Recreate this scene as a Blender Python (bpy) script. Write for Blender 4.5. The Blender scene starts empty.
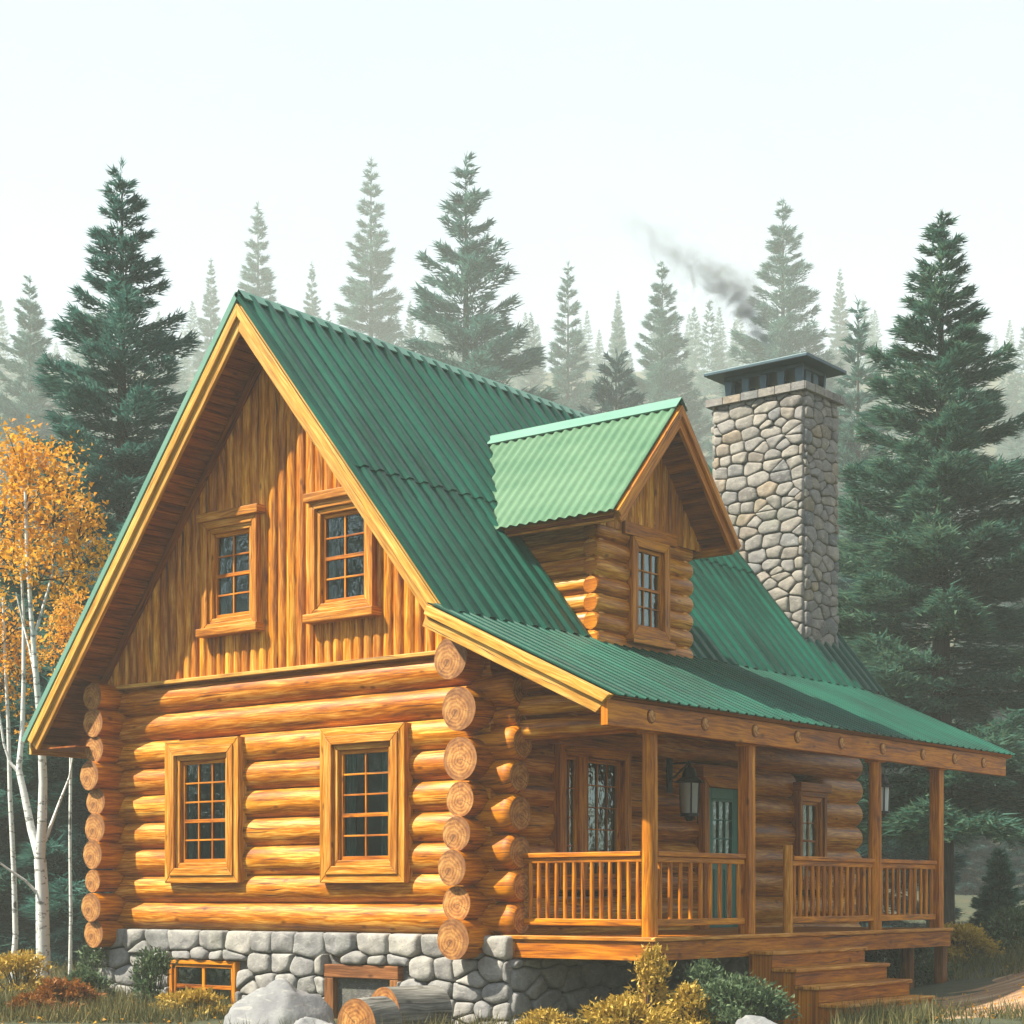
import bpy, math, random
import numpy as np
from mathutils import Vector, Matrix, noise as mnoise

random.seed(7)
R = math.radians
sc = bpy.context.scene
COL = sc.collection

# ---------------------------------------------------------------- camera
YAW = R(38.27)
CA, SA = math.cos(YAW), math.sin(YAW)
CX = -(-0.388 * CA + 20.5 * -SA)
CY = -(-0.388 * SA + 20.5 * CA)
CZ = 1.5
cam_d = bpy.data.cameras.new('camera')
cam = bpy.data.objects.new('camera', cam_d)
COL.objects.link(cam)
cam.location = (CX, CY, CZ)
cam.rotation_euler = (R(90), 0, YAW)
cam_d.sensor_width = 36
cam_d.lens = 1797 * 36 / 1024
cam_d.shift_y = (895 - 512) / 1024
cam_d.clip_end = 2000
sc.camera = cam


def vw(right, fwd):
    """a spot given in metres to the right of / in front of the viewpoint -> ground x, y"""
    return CX + right * CA - fwd * SA, CY + right * SA + fwd * CA


def spot(u, d):
    return vw((u - 512) / 1797 * d, d)


# ---------------------------------------------------------------- nodes
class NT:
    def __init__(s, tree):
        s.t = tree

    def n(s, typ, **kw):
        nd = s.t.nodes.new(typ)
        for k, v in kw.items():
            if k.startswith('i_'):
                nd.inputs[k[2:].replace('_', ' ')].default_value = v
            else:
                setattr(nd, k, v)
        return nd

    def l(s, a, b):
        s.t.links.new(a, b)

    def math(s, op, a, b=None, c=None, clamp=False):
        nd = s.t.nodes.new('ShaderNodeMath')
        nd.operation = op
        nd.use_clamp = clamp
        for i, x in enumerate((a, b, c)):
            if x is None:
                continue
            if isinstance(x, (int, float)):
                nd.inputs[i].default_value = x
            else:
                s.l(x, nd.inputs[i])
        return nd.outputs[0]

    def ramp(s, fac, stops):
        nd = s.t.nodes.new('ShaderNodeValToRGB')
        e = nd.color_ramp.elements
        while len(e) < len(stops):
            e.new(0.5)
        for i, (p, c) in enumerate(stops):
            e[i].position = p
            e[i].color = (*c, 1) if len(c) == 3 else c
        s.l(fac, nd.inputs[0])
        return nd.outputs[0]

    def mix(s, fac, a, b, mode='MIX'):
        nd = s.t.nodes.new('ShaderNodeMix')
        nd.data_type = 'RGBA'
        nd.blend_type = mode
        for i, x in ((0, fac), (6, a), (7, b)):
            if isinstance(x, (int, float)):
                nd.inputs[i].default_value = x
            elif isinstance(x, tuple):
                nd.inputs[i].default_value = (*x, 1)
            else:
                s.l(x, nd.inputs[i])
        return nd.outputs[2]

    def noise(s, vec, scale, detail=4, rough=.55, dist=0.0):
        nd = s.t.nodes.new('ShaderNodeTexNoise')
        nd.inputs['Scale'].default_value = scale
        nd.inputs['Detail'].default_value = detail
        nd.inputs['Roughness'].default_value = rough
        nd.inputs['Distortion'].default_value = dist
        if vec is not None:
            s.l(vec, nd.inputs['Vector'])
        return nd.outputs['Fac']

    def mapping(s, vec, scale):
        nd = s.t.nodes.new('ShaderNodeMapping')
        nd.inputs['Scale'].default_value = scale
        s.l(vec, nd.inputs['Vector'])
        return nd.outputs[0]

    def bump(s, h, strength, dist=.01):
        nd = s.t.nodes.new('ShaderNodeBump')
        nd.inputs['Strength'].default_value = strength
        nd.inputs['Distance'].default_value = dist
        s.l(h, nd.inputs['Height'])
        return nd.outputs[0]


def new_mat(name):
    m = bpy.data.materials.new(name)
    m.use_nodes = True
    t = NT(m.node_tree)
    b = m.node_tree.nodes['Principled BSDF']
    return m, t, b


def wood(name, dark, mid, light, rough=.5, coat=0.0, knots=True, vary=.25, fine=1.0, bump=.35):
    dark, mid, light = [tuple(c * k for c in q) for q, k in ((dark, .62), (mid, .82), (light, 1.02))]
    m, t, b = new_mat(name)
    uv = t.n('ShaderNodeTexCoord').outputs['UV']
    rnd = t.n('ShaderNodeNewGeometry').outputs['Random Per Island']
    warp = t.noise(t.mapping(uv, (1.3, 3, 1)), 1.0, 2)
    add = t.n('ShaderNodeVectorMath', operation='ADD')
    t.l(uv, add.inputs[0])
    cmb = t.n('ShaderNodeCombineXYZ')
    t.l(t.math('MULTIPLY', warp, .10), cmb.inputs[1])
    t.l(cmb.outputs[0], add.inputs[1])
    v = add.outputs[0]
    g1 = t.noise(t.mapping(v, (.9, 13 * fine, 1)), 1.0, 5, .65)
    g2 = t.noise(t.mapping(v, (2.6, 44 * fine, 1)), 1.0, 3, .6)
    g3 = t.noise(t.mapping(v, (.55, 1.6, 1)), 1.3, 3)
    g = t.math('ADD', t.math('MULTIPLY', g1, .43), t.math('ADD', t.math('MULTIPLY', g2, .42), t.math('MULTIPLY', g3, .25)))
    col = t.ramp(g, [(.43, dark), (.545, mid), (.66, light)])
    # checks: long thin dark cracks along the grain
    ck = t.noise(t.mapping(v, (.7, 30 * fine, 1)), 1.0, 2, .5)
    ckm = t.ramp(ck, [(.30, (1, 1, 1)), (.36, (0, 0, 0))])
    col = t.mix(t.math('MULTIPLY', ckm, .85), col, tuple(c * .25 for c in dark))
    if knots:
        vo = t.n('ShaderNodeTexVoronoi', feature='F1', voronoi_dimensions='2D')
        vo.inputs['Scale'].default_value = 1.0
        t.l(t.mapping(v, (1.05, 2.1, 1)), vo.inputs['Vector'])
        kd = t.ramp(vo.outputs['Distance'], [(.02, (1, 1, 1)), (.065, (0, 0, 0))])
        col = t.mix(t.math('MULTIPLY', kd, .7), col, tuple(c * .45 for c in dark))
    # broad weathered and sun bleached patches
    pw = t.noise(t.mapping(v, (.45, 1.1, 1)), 1.7, 5, .7)
    col = t.mix(t.math('MULTIPLY', t.ramp(pw, [(.52, (0, 0, 0)), (.72, (1, 1, 1))]), .5), col, tuple(c * .8 + .01 for c in dark))
    val = t.n('ShaderNodeHueSaturation')
    val.inputs['Saturation'].default_value = 1.08
    t.l(t.math('ADD', t.math('MULTIPLY', rnd, vary), 1 - vary * .5), val.inputs['Value'])
    t.l(t.math('ADD', t.math('MULTIPLY', rnd, .012), .494), val.inputs['Hue'])
    t.l(col, val.inputs['Color'])
    t.l(val.outputs[0], b.inputs['Base Color'])
    t.l(t.math('ADD', t.math('MULTIPLY', g1, .25), rough - .12), b.inputs['Roughness'])
    b.inputs['Coat Weight'].default_value = coat * .3
    b.inputs['Specular IOR Level'].default_value = .28
    b.inputs['Coat Roughness'].default_value = .35
    t.l(t.bump(t.math('SUBTRACT', g, t.math('MULTIPLY', ckm, .5)), bump, .012), b.inputs['Normal'])
    return m


W = {}
W['log'] = wood('honey_log', (.22, .058, .009), (.52, .185, .030), (.70, .39, .115), .42, .3)
W['siding'] = wood('siding_board', (.25, .068, .011), (.56, .21, .036), (.74, .40, .11), .5, .08, vary=.45)
W['trim'] = wood('trim_board', (.30, .10, .018), (.53, .225, .046), (.68, .38, .12), .5, .08, vary=.22)
W['barge'] = wood('barge_board', (.38, .17, .035), (.60, .33, .085), (.70, .45, .16), .5, .05, vary=.18, knots=False)
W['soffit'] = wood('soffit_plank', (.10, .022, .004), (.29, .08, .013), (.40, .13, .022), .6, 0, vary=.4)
W['rail'] = wood('rail_wood', (.22, .062, .010), (.50, .175, .030), (.64, .28, .055), .5, .08, vary=.35)
W['deck'] = wood('deck_board', (.20, .055, .010), (.46, .155, .027), (.58, .25, .05), .55, 0, vary=.3)
W['stub'] = wood('stub_side', (.18, .046, .007), (.48, .155, .023), (.62, .26, .05), .55, .05, vary=.3)
W['oldwood'] = wood('weathered_timber', (.10, .035, .012), (.21, .085, .03), (.30, .14, .06), .7, 0)
W['bark_log'] = wood('grey_bark', (.07, .07, .065), (.17, .17, .155), (.28, .28, .26), .85, 0, bump=.9)


def endgrain():
    m, t, b = new_mat('end_grain')
    uv = t.n('ShaderNodeTexCoord').outputs['UV']
    rnd = t.n('ShaderNodeNewGeometry').outputs['Random Per Island']
    ln = t.n('ShaderNodeVectorMath', operation='LENGTH')
    ofs = t.n('ShaderNodeCombineXYZ')
    t.l(t.math('MULTIPLY', t.math('SUBTRACT', rnd, .5), .12), ofs.inputs[0])
    t.l(t.math('MULTIPLY', t.math('SUBTRACT', t.math('FRACT', t.math('MULTIPLY', rnd, 17.3)), .5), .12), ofs.inputs[1])
    oad = t.n('ShaderNodeVectorMath', operation='ADD')
    t.l(uv, oad.inputs[0])
    t.l(ofs.outputs[0], oad.inputs[1])
    t.l(oad.outputs[0], ln.inputs[0])
    wn = t.noise(oad.outputs[0], 6, 4, .6)
    d = t.math('ADD', ln.outputs['Value'], t.math('MULTIPLY', wn, .075))
    ring = t.math('SINE', t.math('MULTIPLY', d, 150))
    col = t.ramp(t.math('ADD', t.math('MULTIPLY', ring, .075), t.math('MULTIPLY', t.noise(uv, 9, 5), 1.0)),
                 [(.30, (.16, .048, .007)), (.5, (.36, .145, .026)), (.70, (.52, .27, .07))])
    # saw strokes
    sw = t.noise(t.mapping(uv, (7, 45, 1)), 1, 2)
    col = t.mix(t.math('MULTIPLY', t.ramp(sw, [(.3, (1, 1, 1)), (.42, (0, 0, 0))]), .55), col, (.10, .032, .006))
    # radial drying cracks
    sp = t.n('ShaderNodeSeparateXYZ')
    t.l(uv, sp.inputs[0])
    ang = t.math('ARCTAN2', sp.outputs[1], sp.outputs[0])
    cr = t.math('ABSOLUTE', t.math('SINE', t.math('ADD', t.math('MULTIPLY', ang, 1.5), t.math('ADD', t.math('MULTIPLY', rnd, 20), t.math('MULTIPLY', wn, 1.2)))))
    cm = t.math('LESS_THAN', t.math('MULTIPLY', cr, ln.outputs['Value']), .005)
    col = t.mix(t.math('MULTIPLY', cm, .7), col, (.06, .02, .006))
    rim = t.ramp(d, [(.20, (0, 0, 0)), (.25, (1, 1, 1))])
    col = t.mix(t.math('MULTIPLY', rim, .55), col, (.16, .055, .012))
    hv = t.n('ShaderNodeHueSaturation')
    t.l(t.math('ADD', t.math('MULTIPLY', rnd, .3), .85), hv.inputs['Value'])
    t.l(col, hv.inputs['Color'])
    t.l(hv.outputs[0], b.inputs['Base Color'])
    b.inputs['Roughness'].default_value = .65
    t.l(t.bump(ring, .15, .004), b.inputs['Normal'])
    return m


W['end'] = endgrain()


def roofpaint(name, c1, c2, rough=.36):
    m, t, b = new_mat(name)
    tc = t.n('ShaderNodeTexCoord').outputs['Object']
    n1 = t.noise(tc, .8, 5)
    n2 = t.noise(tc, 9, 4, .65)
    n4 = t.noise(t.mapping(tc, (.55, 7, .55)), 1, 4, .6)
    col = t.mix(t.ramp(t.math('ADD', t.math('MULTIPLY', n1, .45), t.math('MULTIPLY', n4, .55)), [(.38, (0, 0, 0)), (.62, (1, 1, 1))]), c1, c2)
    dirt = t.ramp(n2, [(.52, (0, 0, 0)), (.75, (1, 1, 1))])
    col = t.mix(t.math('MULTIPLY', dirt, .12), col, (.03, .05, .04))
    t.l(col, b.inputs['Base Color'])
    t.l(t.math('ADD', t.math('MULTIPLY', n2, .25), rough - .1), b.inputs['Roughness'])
    b.inputs['Metallic'].default_value = .0
    b.inputs['Specular IOR Level'].default_value = .2
    t.l(t.bump(n2, .08, .01), b.inputs['Normal'])
    return m


W['roof'] = roofpaint('green_roof_metal', (.001, .032, .021), (.002, .086, .055))
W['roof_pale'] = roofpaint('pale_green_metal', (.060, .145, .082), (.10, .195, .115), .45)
W['roof_trim'] = roofpaint('mint_trim_metal', (.10, .23, .18), (.14, .28, .22), .4)


def stone(name, ramp, scale=1.0):
    m, t, b = new_mat(name)
    tc = t.n('ShaderNodeTexCoord').outputs['Object']
    rnd = t.n('ShaderNodeNewGeometry').outputs['Random Per Island']
    n1 = t.noise(tc, 6 * scale, 6, .65)
    n2 = t.noise(tc, 30 * scale, 4, .6)
    n3 = t.noise(t.mapping(tc, (9, 9, 30)), scale, 3, .6, .6)
    base = t.ramp(rnd, [(p, tuple(c * .74 for c in q)) for p, q in ramp])
    col = t.mix(t.ramp(n1, [(.38, (0, 0, 0)), (.68, (1, 1, 1))]), t.mix(1.0, base, (.62, .62, .66), 'MULTIPLY'), base)
    col = t.mix(t.math('MULTIPLY', t.ramp(n2, [(.55, (0, 0, 0)), (.72, (1, 1, 1))]), .45), col, (.12, .12, .11))
    col = t.mix(t.math('MULTIPLY', t.ramp(n3, [(.56, (0, 0, 0)), (.66, (1, 1, 1))]), .35), col, (.42, .41, .36))
    ns = t.noise(tc, 1.3, 4, .6)
    col = t.mix(t.math('MULTIPLY', t.ramp(ns, [(.55, (0, 0, 0)), (.7, (1, 1, 1))]), .35), col, (.10, .115, .075))
    t.l(col, b.inputs['Base Color'])
    b.inputs['Roughness'].default_value = .85
    h = t.math('ADD', t.math('MULTIPLY', n1, .6), t.math('MULTIPLY', n2, .3))
    t.l(t.bump(h, .7, .03), b.inputs['Normal'])
    return m


W['stone'] = stone('field_stone', [(0, (.29, .29, .275)), (.2, (.46, .45, .41)), (.4, (.34, .34, .33)), (.6, (.52, .50, .44)), (.8, (.39, .39, .365)), (1, (.31, .315, .31))])
W['chstone'] = stone('chimney_stone', [(0, (.28, .275, .26)), (.22, (.44, .405, .34)), (.42, (.25, .26, .26)), (.6, (.39, .355, .29)), (.75, (.34, .33, .31)), (.88, (.44, .35, .24)), (1, (.20, .21, .215))])
W['mortar'] = stone('mortar', [(0, (.12, .12, .112)), (1, (.16, .155, .145))], 2)
W['boulder'] = stone('boulder_rock', [(0, (.25, .27, .28)), (.5, (.33, .34, .34)), (1, (.38, .38, .36))], .6)


def plain(name, col, rough=.5, metal=0.0, var=.2, sc_=8):
    m, t, b = new_mat(name)
    tc = t.n('ShaderNodeTexCoord').outputs['Object']
    n = t.noise(tc, sc_, 5)
    c = t.mix(n, tuple(x * (1 - var) for x in col), tuple(min(1, x * (1 + var)) for x in col))
    t.l(c, b.inputs['Base Color'])
    b.inputs['Roughness'].default_value = rough
    b.inputs['Metallic'].default_value = metal
    return m


W['capmetal'] = plain('blue_grey_metal', (.04, .075, .09), .45, .5)
W['black'] = plain('black_iron', (.012, .014, .016), .4, .6)
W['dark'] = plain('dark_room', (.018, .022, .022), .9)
W['teal'] = plain('teal_door_paint', (.012, .17, .135), .42)
W['curtain'] = plain('curtain_cloth', (.10, .19, .18), .9, 0, .35, 14)
W['warmcloth'] = plain('orange_cloth', (.16, .055, .015), .9, 0, .35, 14)
W['frost'] = plain('milky_glass', (.36, .42, .42), .2)


def glass():
    m = bpy.data.materials.new('window_glass')
    m.use_nodes = True
    t = NT(m.node_tree)
    for n in list(m.node_tree.nodes):
        m.node_tree.nodes.remove(n)
    out = t.n('ShaderNodeOutputMaterial')
    tr = t.n('ShaderNodeBsdfTransparent')
    tr.inputs[0].default_value = (.62, .80, .78, 1)
    gl = t.n('ShaderNodeBsdfGlossy')
    gl.inputs['Roughness'].default_value = .04
    gl.inputs[0].default_value = (.75, .9, .9, 1)
    tc = t.n('ShaderNodeTexCoord').outputs['Object']
    bp = t.bump(t.noise(tc, 3.5, 3), .5, .03)
    t.l(bp, gl.inputs['Normal'])
    fr = t.n('ShaderNodeFresnel')
    fr.inputs[0].default_value = 1.55
    mx = t.n('ShaderNodeMixShader')
    t.l(t.math('ADD', t.math('MULTIPLY', fr.outputs[0], 1.3), .10), mx.inputs[0])
    t.l(tr.outputs[0], mx.inputs[1])
    t.l(gl.outputs[0], mx.inputs[2])
    t.l(mx.outputs[0], out.inputs[0])
    return m


W['glass'] = glass()


def leaf(name, stops, rough=.6, trans=.25):
    m = bpy.data.materials.new(name)
    m.use_nodes = True
    t = NT(m.node_tree)
    b = m.node_tree.nodes['Principled BSDF']
    out = m.node_tree.nodes['Material Output']
    geo = t.n('ShaderNodeNewGeometry')
    stops = [(p, tuple(c * .8 for c in q)) for p, q in stops]
    tc = t.n('ShaderNodeTexCoord').outputs['Object']
    n = t.noise(tc, .9, 3)
    f = t.math('ADD', t.math('MULTIPLY', geo.outputs['Random Per Island'], .6), t.math('SUBTRACT', t.math('MULTIPLY', n, .8), .2), clamp=True)
    col = t.ramp(f, stops)
    t.l(col, b.inputs['Base Color'])
    b.inputs['Roughness'].default_value = rough
    b.inputs['Specular IOR Level'].default_value = .25
    tl = t.n('ShaderNodeBsdfTranslucent')
    t.l(col, tl.inputs[0])
    mx = t.n('ShaderNodeMixShader')
    mx.inputs[0].default_value = trans
    t.l(b.outputs[0], mx.inputs[1])
    t.l(tl.outputs[0], mx.inputs[2])
    t.l(mx.outputs[0], out.inputs[0])
    return m


W['needle'] = leaf('spruce_needle', [(0, (.022, .105, .095)), (.5, (.055, .185, .155)), (1, (.14, .29, .215))], .6, .4)
W['needle_olive'] = leaf('spruce_needle_olive', [(0, (.022, .098, .082)), (.5, (.065, .185, .135)), (1, (.19, .29, .165))], .6, .4)
W['needle_dark'] = leaf('spruce_needle_teal', [(0, (.010, .058, .062)), (.5, (.024, .098, .098)), (1, (.06, .155, .135))])
W['gold'] = leaf('birch_gold_leaf', [(0, (.60, .22, .012)), (.5, (.88, .42, .03)), (1, (.94, .60, .10))], .6, .5)
W['yellowbush'] = leaf('yellow_leaf', [(0, (.26, .17, .025)), (.5, (.58, .38, .05)), (1, (.74, .58, .15))])
W['greenbush'] = leaf('green_leaf', [(0, (.03, .07, .035)), (.5, (.085, .145, .07)), (1, (.24, .31, .15))])
W['redbush'] = leaf('rust_leaf', [(0, (.14, .045, .008)), (.5, (.34, .12, .016)), (1, (.42, .20, .035))])
W['grass'] = leaf('grass_blade', [(0, (.045, .062, .022)), (.45, (.12, .125, .045)), (.75, (.24, .20, .08)), (1, (.34, .26, .08))])
W['bark'] = wood('spruce_bark', (.03, .024, .018), (.06, .048, .036), (.10, .085, .065), .9, 0, bump=.8)


def birchbark():
    m, t, b = new_mat('birch_bark')
    uv = t.n('ShaderNodeTexCoord').outputs['UV']
    n1 = t.noise(t.mapping(uv, (15, 5, 1)), 1, 3, .6)
    n2 = t.noise(t.mapping(uv, (2.2, 3, 1)), 1, 4, .6)
    n3 = t.noise(t.mapping(uv, (60, 6, 1)), 1, 2)
    m1 = t.ramp(n1, [(.56, (0, 0, 0)), (.62, (1, 1, 1))])
    m2 = t.ramp(n2, [(.60, (0, 0, 0)), (.66, (1, 1, 1))])
    mm = t.math('MAXIMUM', t.math('MULTIPLY', m1, .8), m2)
    col = t.mix(n3, (.50, .52, .50), (.70, .72, .69))
    col = t.mix(t.math('MULTIPLY', mm, .9), col, (.05, .052, .05))
    t.l(col, b.inputs['Base Color'])
    b.inputs['Roughness'].default_value = .75
    t.l(t.bump(mm, .4, .01), b.inputs['Normal'])
    return m


W['birch'] = birchbark()


def groundmat():
    m, t, b = new_mat('forest_ground')
    tc = t.n('ShaderNodeTexCoord').outputs['Object']
    n1 = t.noise(tc, .35, 6, .6)
    n2 = t.noise(tc, 3.5, 6, .65)
    n3 = t.noise(tc, 22, 4, .7)
    c = t.ramp(t.math('ADD', t.math('MULTIPLY', n1, .6), t.math('MULTIPLY', n2, .4)),
               [(.38, (.018, .032, .014)), (.5, (.038, .052, .022)), (.62, (.070, .060, .028))])
    c = t.mix(t.ramp(n3, [(.45, (0, 0, 0)), (.7, (1, 1, 1))]), c, (.075, .068, .030))
    t.l(c, b.inputs['Base Color'])
    b.inputs['Roughness'].default_value = .95
    t.l(t.bump(t.math('ADD', n2, t.math('MULTIPLY', n3, .4)), .8, .08), b.inputs['Normal'])
    return m


def pathmat():
    m, t, b = new_mat('dirt_path')
    tc = t.n('ShaderNodeTexCoord').outputs['UV']
    n1 = t.noise(t.mapping(tc, (.35, 3.2, 1)), 1.4, 5, .6, .6)
    n3 = t.noise(tc, 26, 4, .7)
    c = t.ramp(n1, [(.34, (.10, .055, .028)), (.5, (.24, .135, .065)), (.62, (.36, .235, .13)), (.75, (.42, .34, .24))])
    c = t.mix(t.math('MULTIPLY', t.ramp(n3, [(.5, (0, 0, 0)), (.7, (1, 1, 1))]), .5), c, (.12, .075, .04))
    t.l(c, b.inputs['Base Color'])
    b.inputs['Roughness'].default_value = .95
    t.l(t.bump(t.math('ADD', n1, t.math('MULTIPLY', n3, .3)), .8, .05), b.inputs['Normal'])
    return m


W['ground'] = groundmat()
W['path'] = pathmat()


# ---------------------------------------------------------------- mesh builder
class MB:
    def __init__(s, M=None):
        s.v, s.f, s.uv, s.mi, s.sm = [], [], [], [], []
        s.M = M

    def face(s, pts, uvs=None, mat=0, smooth=False):
        b = len(s.v)
        for p in pts:
            p = Vector(p)
            s.v.append(tuple(s.M @ p) if s.M else tuple(p))
        s.f.append(list(range(b, b + len(pts))))
        s.uv.append(uvs or [(0, 0)] * len(pts))
        s.mi.append(mat)
        s.sm.append(smooth)

    def grid(s, rows, uvs, mat=0, smooth=True, flip=False, closed=False):
        """rows of points, shared vertices"""
        b = len(s.v)
        nr, nc = len(rows), len(rows[0])
        for r in rows:
            for p in r:
                p = Vector(p)
                s.v.append(tuple(s.M @ p) if s.M else tuple(p))
        for i in range(nr - 1):
            for j in range(nc if closed else nc - 1):
                j2 = (j + 1) % nc
                q = [(i, j), (i, j2), (i + 1, j2), (i + 1, j)]
                if flip:
                    q.reverse()
                s.f.append([b + a * nc + c for a, c in q])
                us = []
                for a, c in q:
                    if closed and j2 == 0 and c == 0:
                        us.append((uvs[a][0][0], uvs[a][nc - 1][1] + (uvs[a][1][1] - uvs[a][0][1])))
                    else:
                        us.append(uvs[a][c])
                s.uv.append(us)
                s.mi.append(mat)
                s.sm.append(smooth)

    def prism(s, poly_a, poly_b, mat=0, axis_len=None):
        """closed prism between two matching polygons (lists of 3d points), grain along a->b"""
        ou, ov = random.uniform(0, 50), random.uniform(0, 50)
        n = len(poly_a)
        A = [Vector(p) for p in poly_a]
        B = [Vector(p) for p in poly_b]
        L = sum((b - a).length for a, b in zip(A, B)) / n
        b0 = len(s.v)
        for p in A + B:
            s.v.append(tuple(s.M @ p) if s.M else tuple(p))
        per = 0
        for i in range(n):
            j = (i + 1) % n
            w = (A[j] - A[i]).length
            s.f.append([b0 + i, b0 + j, b0 + n + j, b0 + n + i])
            s.uv.append([(ou, ov + per), (ou, ov + per + w), (ou + L, ov + per + w), (ou + L, ov + per)])
            s.mi.append(mat)
            s.sm.append(False)
            per += w
        c = A[0]
        for P, off, rev in ((A, b0, True), (B, b0 + n, False)):
            idx = list(range(n))
            if rev:
                idx.reverse()
            s.f.append([off + i for i in idx])
            e1 = (A[1] - A[0]).normalized()
            nn = (B[0] - A[0]).normalized()
            e2 = nn.cross(e1)
            s.uv.append([(ou + (P[i] - P[0]).dot(e1) * .15, ov + (P[i] - P[0]).dot(e2)) for i in idx])
            s.mi.append(mat)
            s.sm.append(False)

    def box(s, x0, x1, y0, y1, z0, z1, mat=0):
        d = (x1 - x0, y1 - y0, z1 - z0)
        ax = d.index(max(d))
        if ax == 0:
            a = [(x0, y0, z0), (x0, y1, z0), (x0, y1, z1), (x0, y0, z1)]
            b = [(x1, *p[1:]) for p in a]
        elif ax == 1:
            a = [(x0, y0, z0), (x0, y0, z1), (x1, y0, z1), (x1, y0, z0)]
            b = [(p[0], y1, p[2]) for p in a]
        else:
            a = [(x0, y0, z0), (x1, y0, z0), (x1, y1, z0), (x0, y1, z0)]
            b = [(p[0], p[1], z1) for p in a]
        s.prism(a, b, mat)

    def beam(s, a, b, w, h, up=(0, 0, 1), mat=0):
        a, b = Vector(a), Vector(b)
        d = (b - a).normalized()
        sd = d.cross(Vector(up)).normalized()
        u = sd.cross(d)
        q = [sd * w / 2 + u * h / 2, sd * -w / 2 + u * h / 2, sd * -w / 2 - u * h / 2, sd * w / 2 - u * h / 2]
        s.prism([a + k for k in q], [b + k for k in q], mat)

    def log(s, a, b, r0, r1=None, n=22, mat=0, capmat=None, wob=.03, bulge=0.0, seg=.35, round_end=0.0, caps=(True, True)):
        a, b = Vector(a), Vector(b)
        r1 = r0 if r1 is None else r1
        L = (b - a).length
        d = (b - a).normalized()
        e1 = d.cross(Vector((0, 0, 1)))
        if e1.length < .1:
            e1 = Vector((1, 0, 0))
        e1.normalize()
        e2 = d.cross(e1).normalized()
        k = max(2, int(L / seg) + 1)
        ou, ov = random.uniform(0, 60), random.uniform(0, 60)
        sd = random.uniform(0, 100)
        ts = [i / (k - 1) for i in range(k)]
        if round_end:
            ts = sorted(set(ts + [1 - round_end / L, 1 - round_end * .35 / L, round_end / L, round_end * .35 / L]))
        rows, uvs = [], []
        for t in ts:
            r = r0 + (r1 - r0) * t
            r *= 1 + bulge * math.sin(t * math.pi)
            if round_end:
                e = min(t * L, (1 - t) * L)
                if e < round_end:
                    r *= .80 + .20 * math.sqrt(max(0, 1 - (1 - e / round_end) ** 2))
            c = a + d * (L * t)
            row, ur = [], []
            for j in range(n):
                an = 2 * math.pi * j / n
                q = r * (1 + wob * (mnoise.noise(Vector((t * L * .9 + sd, math.cos(an) * .7, math.sin(an) * .7))) + .5 * mnoise.noise(Vector((t * L * 2.5, sd + math.cos(an) * 1.5, math.sin(an) * 1.5)))))
                row.append(c + e1 * (math.cos(an) * q) + e2 * (math.sin(an) * q))
                ur.append((ou + t * L, ov + an * r0))
            rows.append(row)
            uvs.append(ur)
        s.grid(rows, uvs, mat, True, True, True)
        cm = mat if capmat is None else capmat
        for row, c, rev, on in ((rows[0], a, False, caps[0]), (rows[-1], b, True, caps[1])):
            if not on:
                continue
            pts = list(row)
            if rev:
                pts = pts[::-1]
            s.face(pts, [((p - c).dot(e1), (p - c).dot(e2)) for p in pts], cm)

    def build(s, name, mats, parent=None, bevel=0.0, loc=None):
        me = bpy.data.meshes.new(name)
        vs = s.v
        if s.M and s.M.determinant() < 0:
            s.f = [q[::-1] for q in s.f]
            s.uv = [q[::-1] for q in s.uv]
        if loc is not None:
            vs = [(p[0] - loc[0], p[1] - loc[1], p[2] - loc[2]) for p in vs]
        me.from_pydata(vs, [], s.f)
        lay = me.uv_layers.new(name='UVMap')
        flat = [c for us in s.uv for uv in us for c in uv]
        lay.data.foreach_set('uv', flat)
        me.polygons.foreach_set('material_index', s.mi)
        me.polygons.foreach_set('use_smooth', s.sm)
        if not isinstance(mats, (list, tuple)):
            mats = [mats]
        for m in mats:
            me.materials.append(W[m] if isinstance(m, str) else m)
        me.update()
        o = bpy.data.objects.new(name, me)
        COL.objects.link(o)
        if parent:
            o.parent = parent
        if loc is not None:
            o.location = loc
        if bevel:
            bm = o.modifiers.new('edge', 'BEVEL')
            bm.width = bevel
            bm.segments = 2
            bm.limit_method = 'ANGLE'
            bm.angle_limit = R(40)
        return o


def tris_obj(name, verts, mat, parent=None, uv=False):
    """triangle soup (n,3,3) -> mesh object"""
    verts = np.asarray(verts, dtype=np.float32)
    n = len(verts)
    me = bpy.data.meshes.new(name)
    me.vertices.add(n * 3)
    me.vertices.foreach_set('co', verts.reshape(-1))
    me.loops.add(n * 3)
    me.loops.foreach_set('vertex_index', np.arange(n * 3, dtype=np.int32))
    me.polygons.add(n)
    me.polygons.foreach_set('loop_start', np.arange(0, n * 3, 3, dtype=np.int32))
    me.update(calc_edges=True)
    me.materials.append(W[mat] if isinstance(mat, str) else mat)
    o = bpy.data.objects.new(name, me)
    COL.objects.link(o)
    if parent:
        o.parent = parent
    return o


def tag(o, label, cat, group=None, kind=None):
    if label:
        o['label'] = label
    if cat:
        o['category'] = cat
    if group:
        o['group'] = group
    if kind:
        o['kind'] = kind
    return o


def thing(name, loc, label, cat, group=None, rz=0):
    o = bpy.data.objects.new(name, None)
    o.empty_display_size = .3
    COL.objects.link(o)
    o.location = loc
    o.rotation_euler = (0, 0, rz)
    return tag(o, label, cat, group)


# ---------------------------------------------------------------- terrain
def sm(a, b, x):
    t = min(1, max(0, (x - a) / (b - a)))
    return t * t * (3 - 2 * t)


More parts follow.
